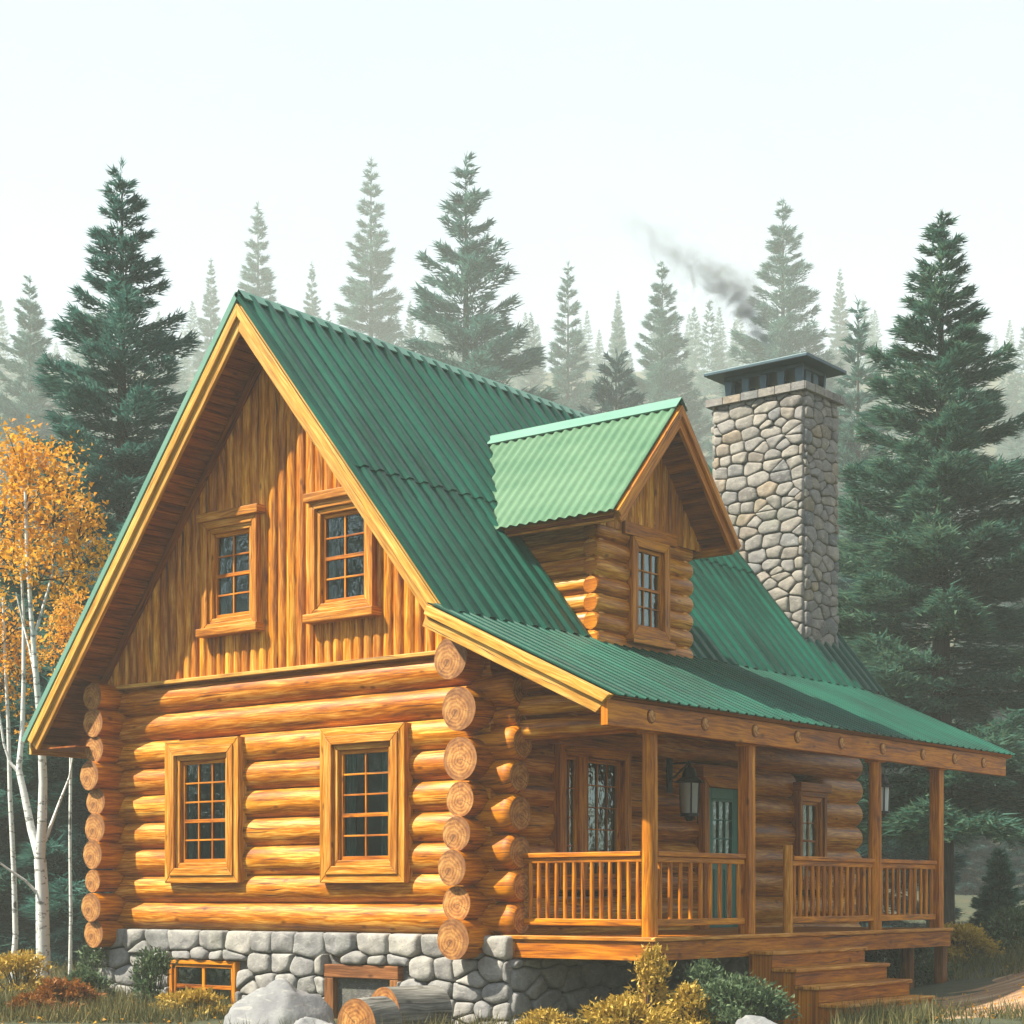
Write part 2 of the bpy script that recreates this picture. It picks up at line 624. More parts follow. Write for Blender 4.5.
def ground_z(x, y):
    dx, dy = x - CX, y - CY
    r = dx * CA + dy * SA
    f = -dx * SA + dy * CA
    z = .04 * mnoise.noise(Vector((x * .5, y * .5, 0))) + .10 * mnoise.noise(Vector((x * .13, y * .13, 3)))
    z *= sm(0, 4, abs(f - 22)) * .6 + .4
    z += .10 * sm(-2, -6, r) * sm(19, 23, f)
    z += .16 * sm(3.0, 4.6, r) + .5 * sm(4.9, 8.5, r) * sm(18, 22, f) * (1 - .4 * sm(30, 60, f))
    z += .9 * sm(40, 70, f) + 110 * sm(62, 400, f) ** 1.15
    return z


def build_ground():
    m = MB()
    xs = [-400, -300, -250, -220, -190, -160, -140, -120, -100, -80, -65, -55, -45] + [-36 + i * 1.0 for i in range(0, 66)] + [36, 45, 55, 70, 85, 100, 130, 160, 200, 250, 400]
    ys = [-400, -250, -150, -90, -60, -45, -35, -28] + [-24 + i * 1.0 for i in range(0, 64)] + [46, 55, 65, 80, 95, 110, 130, 150, 170, 190, 220, 250, 300, 400]
    rows = [[(x, y, ground_z(x, y)) for x in xs] for y in ys]
    m.grid(rows, [[(x, y) for x in xs] for y in ys], 0, True)
    o = m.build('ground', 'ground')
    o['kind'] = 'structure'
    # path: from the foot of the stairs out to the right and up the bank
    m = MB()
    ctr = [(3.6, 20.6), (4.6, 20.9), (5.6, 21.6), (6.8, 22.6), (8.2, 24.0), (10.5, 26.5), (14, 30)]
    pts = []
    for i in range(len(ctr) - 1):
        for k in range(8):
            t = k / 8
            pts.append((ctr[i][0] * (1 - t) + ctr[i + 1][0] * t, ctr[i][1] * (1 - t) + ctr[i + 1][1] * t))
    rows, uvs = [], []
    for i, (r, f) in enumerate(pts):
        row, ur = [], []
        hw = 1.75 + .25 * mnoise.noise(Vector((i * .2, 0, 0))) + i * .012
        for j in range(13):
            k = (j / 12 - .42) * 2 * (hw + .35 * mnoise.noise(Vector((i * .5, 7 + (j > 6), 0))))
            x, y = vw(r + k * .55, f - k * .83)
            row.append((x, y, ground_z(x, y) + .03 - .07 * abs(j / 6 - 1) ** 4))
            ur.append((i * .2, k))
        rows.append(row)
        uvs.append(ur)
    m.grid(rows, uvs, 0, True, True)
    o = m.build('path', 'path')
    o['kind'] = 'structure'


build_ground()

# ---------------------------------------------------------------- the cabin
RX, RZ, SL = -3.25, 8.84, 1.237           # ridge x, ridge height, roof pitch
XR, XL = .13, -7.45                        # right / left end of the main slopes
YF, YB = -.6, 9.85                         # front / back verge
FZ = 1.05                                  # floor / first front log


def roof_z(x):
    return RZ - SL * abs(x - RX)


PX0, PX1, PZ0, PSL = -.05, 2.46, 4.74, .468   # porch roof


def porch_z(x):
    return PZ0 - PSL * (x - PX0)


cabin = thing('log_cabin', (0, 0, 0), 'golden log cabin with green metal roof, dormer and covered porch', 'cabin')


# ---- stones
def clip(poly, px, py, nx, ny):
    out = []
    n = len(poly)
    for i in range(n):
        a, b = poly[i], poly[(i + 1) % n]
        da = (a[0] - px) * nx + (a[1] - py) * ny
        db = (b[0] - px) * nx + (b[1] - py) * ny
        if da <= 0:
            out.append(a)
        if (da < 0) != (db < 0) and abs(da - db) > 1e-9:
            t = da / (da - db)
            out.append((a[0] + (b[0] - a[0]) * t, a[1] + (b[1] - a[1]) * t))
    return out


def area(p):
    return abs(sum(p[i][0] * p[(i + 1) % len(p)][1] - p[(i + 1) % len(p)][0] * p[i][1] for i in range(len(p)))) / 2 if len(p) > 2 else 0


def stones(m, F, w, h, course, rng, holes=(), gap=.007, depth=.07, wmin=1.0, wmax=2.2, mat=0, outline=None):
    """fit rounded field stones to a w x h wall; F(u, v, n) -> 3d"""
    seeds = []
    v = 0
    row = 0
    while v < h:
        ch = course * rng.uniform(.75, 1.25)
        u = -rng.uniform(0, .4)
        while u < w + .2:
            cw = ch * rng.uniform(wmin, wmax)
            seeds.append((u + cw / 2, v + ch / 2 + rng.uniform(-.16, .16) * ch))
            if rng.random() < .2:
                seeds.append((u + cw * .85, v + ch * .12))
            u += cw
        v += ch
    asp = 1.6
    for i, (su, sv) in enumerate(seeds):
        poly = [(0, 0), (w, 0), (w, h), (0, h)]
        for j, (tu, tv) in enumerate(seeds):
            if i == j or abs(tu - su) > 4 * course or abs(tv - sv) > 3 * course:
                continue
            # anisotropic distance
            nx, ny = (tu - su), (tv - sv) * asp * asp
            poly = clip(poly, (su + tu) / 2, (sv + tv) / 2, nx, ny)
            if len(poly) < 3:
                break
        for (a0, a1, b0, b1) in holes:
            if len(poly) < 3:
                break
            us = [p[0] for p in poly]
            vs = [p[1] for p in poly]
            if max(us) < a0 or min(us) > a1 or max(vs) < b0 or min(vs) > b1:
                continue
            cand = [clip(poly, a0, 0, 1, 0), clip(poly, a1, 0, -1, 0), clip(poly, 0, b0, 0, 1), clip(poly, 0, b1, 0, -1)]
            poly = max(cand, key=area)
            us = [p[0] for p in poly]
        if outline and len(poly) > 2:
            for hp in outline:
                poly = clip(poly, *hp)
                if len(poly) < 3:
                    break
        if len(poly) < 3 or area(poly) < .002:
            continue
        cu = sum(p[0] for p in poly) / len(poly)
        cv = sum(p[1] for p in poly) / len(poly)
        ext = math.sqrt(area(poly)) / 2
        k = max(.3, 1 - gap / ext)
        poly = [(cu + (p[0] - cu) * k, cv + (p[1] - cv) * k) for p in poly]
        # resample the edges, then round the corners
        q = []
        for a, b in zip(poly, poly[1:] + poly[:1]):
            L = math.hypot(b[0] - a[0], b[1] - a[1])
            kk = max(1, int(L / (.35 * course)))
            for t in range(kk):
                q.append((a[0] + (b[0] - a[0]) * t / kk, a[1] + (b[1] - a[1]) * t / kk))
        for _ in range(2):
            q2 = []
            for a, b in zip(q, q[1:] + q[:1]):
                q2.append((a[0] * .75 + b[0] * .25, a[1] * .75 + b[1] * .25))
                q2.append((a[0] * .25 + b[0] * .75, a[1] * .25 + b[1] * .75))
            q = q2
        q = q[::2] if len(q) > 30 else q
        dp = depth * rng.uniform(.7, 1.2)
        tu, tv = rng.uniform(-.25, .25), rng.uniform(-.25, .25)
        sd = rng.uniform(0, 100)
        rows, uvs = [], []
        for sc_, hh in ((1.0, -.05), (.985, dp * .45), (.93, dp * .78), (.80, dp * .96), (.5, dp * 1.04), (.2, dp * 1.05), (.02, dp * 1.05)):
            row, ur = [], []
            for p in q:
                u_, v_ = cu + (p[0] - cu) * sc_, cv + (p[1] - cv) * sc_
                n_ = hh
                if hh > 0:
                    n_ += dp * .35 * mnoise.noise(Vector((u_ * 7 + sd, v_ * 7, sd))) + ((u_ - cu) * tu + (v_ - cv) * tv) * .5
                row.append(F(u_, v_, n_))
                ur.append((u_, v_))
            rows.append(row)
            uvs.append(ur)
        m.grid(rows, uvs, mat, True, False, True)


rng = random.Random(3)
FX0, FX1, FY = -6.86, .50, -.03


def cabin_foundation():
    m = MB()
    top, bot = FZ - .0, -.35
    # mortar core
    m.box(FX0 + .05, FX1 - .05, FY + .04, 9.1, bot, FZ - .28, 1)
    m.box(FX0 + .05, .05, FY + .042, FY + .30, FZ - .28, FZ - .02, 1)
    holes = [(-5.22 - FX0, -3.93 - FX0, .30 - bot - .8, .66 - bot), (-2.36 - FX0, -1.15 - FX0, -.5, .66 - bot)]
    stones(m, lambda u, v, n: (FX0 + u, FY - n, bot + v), FX1 - FX0, top - bot, .25, rng, holes,
           outline=None)
    stones(m, lambda u, v, n: (FX1 + n, FY + u, bot + v), 9.1, .78 - bot, .29, rng)
    o = m.build('foundation', ['stone', 'mortar'], cabin)
    o['label'] = 'grey rounded fieldstone foundation'


cabin_foundation()

# ---- log walls
PITCH = .36
GY = .17                     # centre line of the gable logs
GABLE_OPEN = [(-5.08, -4.03, 1.84, 3.32), (-2.20, -1.24, 1.84, 3.32)]     # x0 x1 z0 z1
SIDE_OPEN = [(1.42, 2.62, 1.75, 3.22), (4.58, 5.56, 1.0, 2.98), (7.15, 7.78, 1.75, 2.98)]   # y0 y1 z0 z1


def spans(a, b, opens, z, r):
    segs = [(a, b)]
    for (o0, o1, z0, z1) in opens:
        if z + r * .75 < z0 or z - r * .75 > z1:
            continue
        nx = []
        for (s, e) in segs:
            if s < o0:
                nx.append((s, min(e, o0 - .06)))
            if e > o1:
                nx.append((max(s, o1 + .06), e))
        segs = [q for q in nx if q[1] - q[0] > .05]
    return segs


m = MB()
for k in range(9):
    z = FZ + .17 + PITCH * k
    for (s, e) in spans(-6.42, .20, GABLE_OPEN, z, .2):
        m.log((s, GY, z), (e, GY, z), .196 * random.uniform(.97, 1.04), None, 26, 0, None, .045, seg=.3)
gable_wall = m.build('gable_log_wall', ['log', 'end'], cabin)

m = MB()
SX = -.06
for k in range(11):
    z = .93 + PITCH * k
    for (s, e) in spans(.45, 9.22, SIDE_OPEN, z, .2):
        m.log((SX, s, z), (SX, e, z), .20 * random.uniform(.97, 1.04), None, 24, 0, 0, .045, seg=.35, round_end=.16 if e > 9 else 0)
side_wall = m.build('porch_log_wall', ['log', 'end'], cabin)

LX = -6.42
m = MB()
for k in range(10):
    z = .98 + PITCH * k
    m.log((LX, .1, z), (LX, 9.22, z), .2, None, 20, 0, 1, .03, seg=.6)
m.log((LX, 9.05, 1.2), (.05, 9.05, 1.2), .2, None, 14, 0)
m.box(LX, .0, 8.95, 9.13, 1.0, 4.6, 0)
left_wall = m.build('rear_log_wall', ['log', 'end'], cabin)


def stub(parent, a, b, r, flare=1.0, rnd=0.0):
    mm = MB()
    mm.log(a, b, r * .93, r * flare, 26, 0, 1, .05, seg=.12, caps=(False, True), round_end=rnd)
    return mm.build('log_end', ['stub', 'end'], parent, loc=b)


# front ends of the side logs at the right corner (big) and at the left corner
for i, (z, r) in enumerate(((1.00, .235), (1.40, .205), (1.81, .205), (2.19, .200), (2.58, .200), (3.04, .245), (3.60, .245), (4.17, .240))):
    jx = (.0, -.03, -.04, .0, .02, .02, .03, -.06)[i]
    stub(side_wall, (jx - .05, .42, z), (jx - .05, -.33 + random.uniform(-.05, .05), z), r)
for k in range(10):
    z = .98 + PITCH * .985 * k
    r = .19 if k != 2 else .15
    stub(left_wall, (LX, .42, z), (LX + random.uniform(-.03, .03), -.36 + random.uniform(-.05, .05), z), r * random.uniform(.97, 1.06))
# right ends of the gable logs
for (z, r) in ((.90, .14), (1.22, .185), (1.60, .185), (1.985, .21), (2.42, .225), (2.84, .20), (3.22, .20), (3.52, .135), (3.83, .21)):
    stub(gable_wall, (-.1, GY - .02, z), (.52 + random.uniform(-.02, .02), GY - .03 + random.uniform(-.02, .02), z), r, 1.04, .09)

# ---- gable siding
m = MB()
z0 = 4.32
x = LX - .2
while x < .16:
    w = random.uniform(.145, .175)
    prof = [(0, 0), (.10, .028), (.3, .048), (.5, .054), (.7, .048), (.9, .028), (1, 0)]
    ou, ov = random.uniform(0, 60), random.uniform(0, 60)
    lo, hi, ul, uh = [], [], [], []
    dy = random.uniform(-.004, .004)
    for (t, d) in prof:
        px = x + t * w
        zt = max(z0 + .01, roof_z(px) - .18)
        lo.append((px, GY - .12 - d + dy, z0))
        hi.append((px, GY - .12 - d + dy, zt))
        ul.append((ou, ov + t * w))
        uh.append((ou + zt - z0, ov + t * w))
    if max(p[2] for p in hi) > z0 + .05:
        pieces = [(lo, hi, ul, uh)]
        for (a, b) in ((-4.36, -3.74), (-2.41, -1.77)):
            if x + w > a and x < b and min(p[2] for p in hi) > 6.2:
                l2 = [(p[0], p[1], 4.98) for p in lo]
                h2 = [(p[0], p[1], 6.23) for p in lo]
                pieces = [(lo, l2, ul, [(q[0] + .66, q[1]) for q in ul]), (h2, hi, [(q[0] + 1.9, q[1]) for q in ul], uh)]
        for (p_, q_, a_, b_) in pieces:
            m.grid([p_, q_], [a_, b_], 0, True)
    x += w + .003
m.box(LX - .1, .1, GY - .10, GY - .05, 4.2, 4.6, 0)
# backing
m.face([(LX - .3, GY + .32, z0), (.15, GY + .32, z0), (.15, GY + .32, roof_z(.15) - .1), (RX, GY + .32, RZ - .15), (LX - .3, GY + .32, roof_z(LX - .3) - .1)], None, 1)
siding = m.build('gable_siding', ['siding', 'dark'], cabin)
m = MB()
m.box(LX - .05, .0, GY - .225, GY - .08, 4.285, 4.335)
m.build('siding_ledge', ['barge'], cabin, .008)


# ---- roofs
def sheet(m, O, U, V, lu, lv, pitch, amp, N, mat=0, lap=None, style='rib', thick=.012):
    """corrugated sheet: ribs run along U (length lu), repeat along V (length lv)"""
    O, U, V, N = Vector(O), Vector(U).normalized(), Vector(V).normalized(), Vector(N).normalized()
    if style == 'rib':
        prof = [(0, 0), (.30, 0), (.42, .9), (.5, 1), (.68, 1), (.76, .9), (.88, 0)]
    elif style == 'seam':
        prof = [(0, 0), (.58, 0), (.64, .9), (.70, 1), (.80, 1), (.86, .9), (.92, 0)]
    else:
        prof = [(t / 8, .5 + .5 * math.sin(2 * math.pi * t / 8)) for t in range(8)]
    cols = []
    v = 0
    while v < lv:
        for (t, h) in prof:
            if v + t * pitch <= lv:
                cols.append((v + t * pitch, h * amp))
        v += pitch
    ks = [i / 6 for i in range(7)]
    for sgn in (0, -thick):
        rows = [[O + U * (lu * k) + V * c + N * (h + sgn) for (c, h) in cols] for k in ks]
        uvs = [[(lu * k, c) for (c, h) in cols] for k in ks]
        m.grid(rows, uvs, mat, style == 'sine')
    # eave and top edges
    for k in (0, 1):
        a = [O + U * (lu * k) + V * c + N * h for (c, h) in cols]
        b = [O + U * (lu * k) + V * c + N * (h - thick) for (c, h) in cols]
        m.grid([a, b], [[(0, 0)] * len(a)] * 2, mat, False)


L1 = math.hypot(1, SL)
mr = MB()
nr = Vector((SL, 0, 1)).normalized()
nl = Vector((-SL, 0, 1)).normalized()
dr = Vector((1, 0, -SL)).normalized()
dl = Vector((-1, 0, -SL)).normalized()
lenR = (XR - RX) * L1
lenL = (RX - XL) * L1
lapR = 3.05
sheet(mr, Vector((RX, YF - .03, RZ)) + nr * .016, dr, (0, 1, 0), lapR, YB - YF + .06, .265, .042, nr)
sheet(mr, Vector((RX, YF - .03, RZ)) + dr * (lapR - .15), dr, (0, 1, 0), lenR - lapR + .15 + .03, YB - YF + .06, .265, .042, nr)
sheet(mr, (RX, YF - .03, RZ), dl, (0, 1, 0), lenL + .04, YB - YF + .06, .265, .042, nl)
# roof deck under the metal
for (d, L, n) in ((dr, lenR - .02, nr), (dl, lenL - .02, nl)):
    a = Vector((RX, 0, RZ)) - n * .035
    mr.prism([a + Vector((0, YF + .01, 0)), a + Vector((0, YB - .01, 0)), a + Vector((0, YB - .01, 0)) - n * .05, a + Vector((0, YF + .01, 0)) - n * .05],
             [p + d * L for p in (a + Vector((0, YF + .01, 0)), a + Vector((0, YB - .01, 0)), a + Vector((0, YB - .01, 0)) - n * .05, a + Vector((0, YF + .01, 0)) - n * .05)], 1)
main_roof = mr.build('main_roof', ['roof', 'soffit'], cabin)
main_roof['label'] = 'steep dark green corrugated metal roof'
# ridge cap
m = MB()
for (d, n) in ((dr, nr), (dl, nl)):
    a = Vector((RX, YF - .06, RZ)) + n * .052
    b = Vector((RX, YB + .06, RZ)) + n * .052
    t0 = Vector((RX, YF - .06, RZ + .075))
    t1 = Vector((RX, YB + .06, RZ + .075))
    m.face([t0, a + d * .11, b + d * .11, t1] if d.x > 0 else [t1, b + d * .11, a + d * .11, t0], None, 0)
    m.face([a + d * .11, a + d * .11 - n * .02, b + d * .11 - n * .02, b + d * .11], None, 0)
m.build('ridge_cap', ['roof_trim'], main_roof)
# verge trims: pale metal folded over the barge boards
for (d, n, L) in ((dr, nr, lenR), (dl, nl, lenL)):
    m = MB()
    for y0, y1 in ((YF - .10, YF - .055),):
        m.beam(Vector((RX, (y0 + y1) / 2, RZ)) + n * .0 - d * .02, Vector((RX, (y0 + y1) / 2, RZ)) + n * .0 + d * (L + .05), y1 - y0, .075 if d.x < 0 else .05, n)
    m.build('verge_trim', ['roof_trim' if d.x < 0 else 'roof'], main_roof)
# barge boards: a wide board and a narrower one in front of it
for (d, n, L) in ((dr, nr, lenR), (dl, nl, lenL)):
    m = MB()
    for (yy, t, off, hh, extra) in ((YF - .03, .05, -.165, .22, 0), (YF - .075, .04, -.115, .10, 0)):
        c = Vector((RX, yy, RZ))
        # plumb cut at the ridge
        top_o, bot_o = off + hh / 2, off - hh / 2
        A, B = [], []
        for (o_, ysh) in ((top_o, -t / 2), (top_o, t / 2), (bot_o, t / 2), (bot_o, -t / 2)):
            s0 = -o_ * (n.x / d.x) if True else 0
            p = c + n * o_ + d * s0 + Vector((0, ysh, 0))
            A.append(p)
            B.append(c + n * o_ + d * (L - (.02 if hh < .2 else 0)) + Vector((0, ysh, 0)))
        m.prism(A, B, 0)
    m.build('bargeboard', ['barge'], main_roof, .006)
m = MB()
for (d, n, L) in ((dr, nr, lenR), (dl, nl, lenL)):
    pos = .10
    while pos < L:
        w = random.uniform(.11, .15)
        w = min(w, L - pos)
        j = random.uniform(0, .006)
        c0 = Vector((RX, 0, RZ)) + d * pos - n * (.10 + j)
        c1 = c0 + d * (w - .012)
        m.prism([c0 + Vector((0, YF, 0)), c1 + Vector((0, YF, 0)), c1 + Vector((0, YF, 0)) - n * .02, c0 + Vector((0, YF, 0)) - n * .02],
                [c0 + Vector((0, .12, 0)), c1 + Vector((0, .12, 0)), c1 + Vector((0, .12, 0)) - n * .02, c0 + Vector((0, .12, 0)) - n * .02])
        pos += w
    # eave soffit boards along the left side
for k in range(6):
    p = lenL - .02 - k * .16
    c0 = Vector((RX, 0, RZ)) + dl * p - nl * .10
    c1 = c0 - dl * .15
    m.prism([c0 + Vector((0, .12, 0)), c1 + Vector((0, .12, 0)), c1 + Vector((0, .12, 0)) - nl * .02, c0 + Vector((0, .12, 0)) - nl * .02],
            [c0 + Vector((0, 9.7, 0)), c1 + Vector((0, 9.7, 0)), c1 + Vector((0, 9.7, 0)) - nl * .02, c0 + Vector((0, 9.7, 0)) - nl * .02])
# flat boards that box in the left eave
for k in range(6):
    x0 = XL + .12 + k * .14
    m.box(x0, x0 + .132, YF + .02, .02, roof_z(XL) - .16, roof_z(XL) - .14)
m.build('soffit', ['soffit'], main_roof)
m = MB()
m.box(XL - .02, XL + .03, YF, YB, roof_z(XL) - .22, roof_z(XL) - .03)
m.build('fascia', ['barge'], main_roof, .006)
# frieze strips where siding meets soffit
for (d, n, L, lim) in ((dr, nr, lenR, .02), (dl, nl, lenL, .75)):
    m = MB()
    a = Vector((RX, GY - .19, RZ)) - n * .185 + d * .22
    b = Vector((RX, GY - .19, RZ)) - n * .185 + d * (L - lim - .25)
    m.beam(a, b, .045, .10, n)
    m.build('frieze_board', ['soffit'], main_roof, .006)

# ---- porch roof
PYF, PYB = -.80, 9.42
m = MB()
np_ = Vector((PSL, 0, 1)).normalized()
dp_ = Vector((1, 0, -PSL)).normalized()
lenP = (PX1 - PX0) * math.hypot(1, PSL)
sheet(m, Vector((PX0, PYF - .02, PZ0)), dp_, (0, 1, 0), lenP + .05, PYB - PYF + .04, .20, .017, np_, style='seam')
a = Vector((PX0, 0, PZ0)) - np_ * .03
q = [a + Vector((0, PYF, 0)), a + Vector((0, PYB, 0)), a + Vector((0, PYB, 0)) - np_ * .04, a + Vector((0, PYF, 0)) - np_ * .04]
m.prism(q, [p + dp_ * (lenP - .03) for p in q], 1)
porch_roof = m.build('porch_roof', ['roof', 'soffit'], cabin)
porch_roof['label'] = 'low green corrugated porch roof'
m = MB()
pos = .05
while pos < lenP - .12:
    w = random.uniform(.12, .16)
    c0 = Vector((PX0, 0, PZ0)) + dp_ * pos - np_ * (.075 + random.uniform(0, .005))
    c1 = c0 + dp_ * (w - .01)
    m.prism([c0 + Vector((0, PYF, 0)), c1 + Vector((0, PYF, 0)), c1 + Vector((0, PYF, 0)) - np_ * .02, c0 + Vector((0, PYF, 0)) - np_ * .02],
            [c0 + Vector((0, PYB, 0)), c1 + Vector((0, PYB, 0)), c1 + Vector((0, PYB, 0)) - np_ * .02, c0 + Vector((0, PYB, 0)) - np_ * .02])
    pos += w
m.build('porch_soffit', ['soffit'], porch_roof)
m = MB()
for (yy, t, off, hh, st) in ((PYF - .03, .05, -.14, .24, .0), (PYF - .075, .045, -.075, .105, .0)):
    c = Vector((PX0 + .06, yy, porch_z(PX0 + .06)))
    A, B = [], []
    for (o_, ysh) in ((off + hh / 2, -t / 2), (off + hh / 2, t / 2), (off - hh / 2, t / 2), (off - hh / 2, -t / 2)):
        A.append(c + np_ * o_ + Vector((0, ysh, 0)))
        B.append(c + np_ * o_ + dp_ * (lenP - .05 + o_ * .45) + Vector((0, ysh, 0)))
    m.prism(A, B, 0)
m.build('porch_bargeboard', ['barge'], porch_roof, .006)
FZ1, FZ0 = porch_z(PX1) - .06, porch_z(PX1) - .33
m = MB()
m.box(PX1 - .14, PX1 - .05, PYF - .05, 9.22, FZ0, FZ1)
m.build('porch_fascia', ['rail'], porch_roof, .008)
for y in (-.06, 1.0, 2.08, 3.06, 4.16, 5.28, 6.46, 7.45, 8.42):
    mm = MB()
    mm.log((PX1 - .3, y, FZ0 + .15), (PX1 - .034, y, FZ0 + .15), .062, .062, 16, 0, 1, .03, seg=.2)
    # dark seat ring round the rafter end
    mm.log((PX1 - .09, y, FZ0 + .15), (PX1 - .043, y, FZ0 + .15), .078, .078, 16, 2, 2, .0, seg=.2)
    mm.build('rafter_end', ['rail', 'end', 'oldwood'], porch_roof, loc=(PX1 - .02, y, FZ0 + .15))

# ---- porch frame, posts, deck
DX, DY0, DY1, DZ = 2.36, .08, 7.42, 1.045
m = MB()
y = DY0 + .02
x = .16
while x < DX - .05:
    w = .135
    x1 = min(x + w, DX - .045)
    m.box(x, x1 - .008, DY0 + .035, DY1 - .03, DZ - .04, DZ - random.uniform(0, .003))
    x += w
deck = m.build('porch_deck', ['deck'], cabin)
for args in ((.35, DX + .02, DY0 - .03, DY0 + .02, DZ - .25, DZ - .045), (DX - .04, DX + .01, DY0 + .022, DY1, DZ - .25, DZ - .045)):
    m = MB()
    m.box(*args)
    m.build('rim_board', ['deck'], deck, .006)
for args in ((.3, DX + .05, DY0 - .06, DY0 + .03, DZ - .043, DZ + .004), (DX - .042, DX + .04, DY0 + .032, DY1 + .03, DZ - .043, DZ + .004)):
    m = MB()
    m.box(*args)
    m.build('deck_nosing', ['trim'], deck, .008)
for (x, y) in ((DX - .10, .16), (DX - .10, DY1 - .09), (DX - .35, DY1 - .6), (1.2, DY1 - .09)):
    m = MB()
    m.box(x - .07, x + .07, y - .07, y + .07, -.3, DZ - .25)
    m.build('support_post', ['oldwood'], deck, .008)

PPX = 2.22
POSTS = [(.20, 'r'), (2.22, 's'), (5.44, 'r'), (7.30, 's')]
for (y, k) in POSTS:
    m = MB()
    if k == 'r':
        m.log((PPX, y, DZ), (PPX, y, FZ0 + .1), .088, .08, 22, 0, 0, .05, seg=.25)
    else:
        m.box(PPX - .075, PPX + .075, y - .085, y - .004, DZ, FZ0 + .1)
        m.box(PPX - .07, PPX + .07, y + .004, y + .075, DZ, FZ0 + .1)
    m.box(PPX - .10, PPX + .10, y - .10, y + .10, FZ0 - .01, FZ0 + .06)
    m.build('porch_post', ['rail'], cabin, 0 if k == 'r' else .008)
m = MB()
m.log((PPX, 3.17, DZ), (PPX, 3.17, 2.10), .062, .058, 16, 0, 0, .04)
m.build('newel_post', ['trim'], cabin)
m = MB()
m.box(PPX - .07, PPX + .07, -.1, 9.1, FZ0 + .07, FZ0 + .25)
m.build('porch_beam', ['rail'], cabin, .008)
# end truss of the porch: beam from wall to corner post, logs above
m = MB()
m.log((.2, .22, FZ0 + .13), (PPX + .05, .22, FZ0 + .13), .12, .11, 20, 0, 1, .04)
m.log((.2, .21, FZ0 + .40), (1.55, .21, FZ0 + .40), .115, .10, 20, 0, 1, .04)
m.log((.2, .22, FZ0 + .65), (.95, .22, FZ0 + .65), .11, .10, 20, 0, 1, .04)
m.build('porch_end_beam', ['log', 'end'], cabin)


def railing(a, b, n):
    """hand rail with round balusters from a to b (x, y)"""
    m = MB()
    A, B = Vector((a[0], a[1], 0)), Vector((b[0], b[1], 0))
    Z = Vector((0, 0, 1))
    m.beam(A + Z * 1.945, B + Z * 1.945, .10, .055)
    m.beam(A + Z * 1.885, B + Z * 1.885, .045, .06)
    m.beam(A + Z * 1.20, B + Z * 1.20, .06, .075)
    r = m.build('porch_railing', ['rail'], cabin, .008)
    for i in range(n):
        t = (i + .5) / n
        p = A.lerp(B, t)
        mm = MB()
        mm.log(p + Z * 1.235, p + Z * 1.86, .023 * random.uniform(.92, 1.08), None, 9, 0, 0, .10, bulge=.12, seg=.12)
        mm.build('baluster', ['rail'], r, loc=p + Z * 1.235)


railing((.42, .20), (PPX - .09, .20), 14)
railing((PPX, .29), (PPX, 2.13), 9)
railing((PPX, 3.24), (PPX, 5.35), 14)
railing((PPX, 5.53), (PPX, 7.21), 10)
railing((.2, 7.30), (PPX - .09, 7.30), 10)

# ---- stairs
m = MB()
SY0, SY1 = 1.98, 4.30
for i in range(4):
    x0 = DX + .02 + i * .30
    z1 = .86 - i * .19
    m.box(x0 + .012, x0 + .035, SY0 + .03, SY1 - .03, z1 - .19 + .0, z1 - .048)
m.box(DX + .012, DX + .05, SY0 + .03, SY1 - .03, -.2, .81)
m.box(DX + .30 * 4 - .01, DX + .30 * 4 + .018, SY0 + .03, SY1 - .03, -.2, .24)
stairs = m.build('stairs', ['deck'], cabin)
for i in range(4):
    x0 = DX + .02 + i * .30
    z1 = .86 - i * .19
    mm = MB()
    mm.box(x0 - .0, x0 + .325, SY0, SY1, z1 - .046, z1)
    mm.build('stair_tread', ['trim'], stairs, .012)
    mm = MB()
    mm.box(x0 + .27, x0 + .295, SY0 + .03, SY1 - .03, z1 - .19, z1 - .048)
    mm.build('stair_riser', ['deck'], stairs, .004)
for y in (SY0 + .035, SY1 - .075):
    mm = MB()
    pr = [(DX + .02, .81), (DX + .02, -.1)]
    pts = [(DX + .03, -.15)]
    for i in range(4):
        x0 = DX + .03 + i * .30
        z1 = .86 - i * .19 - .048
        pts += [(x0, z1), (x0 + .265, z1)] if i == 0 else [(x0 - .035, z1), (x0 + .265, z1)]
    pts.append((pts[-1][0], -.15))
    mm.prism([(p[0], y, p[1]) for p in pts][::-1], [(p[0], y + .04, p[1]) for p in pts][::-1])
    mm.build('stringer', ['deck'], stairs)


# ---- windows and doors
def frame_at(kind, c):
    """matrix: local x = along the wall, y = outward, z = up"""
    if kind == 'gable':
        return Matrix(((1, 0, 0, 0), (0, -1, 0, c), (0, 0, 1, 0), (0, 0, 0, 1)))
    return Matrix(((0, 1, 0, c), (1, 0, 0, 0), (0, 0, 1, 0), (0, 0, 0, 1)))


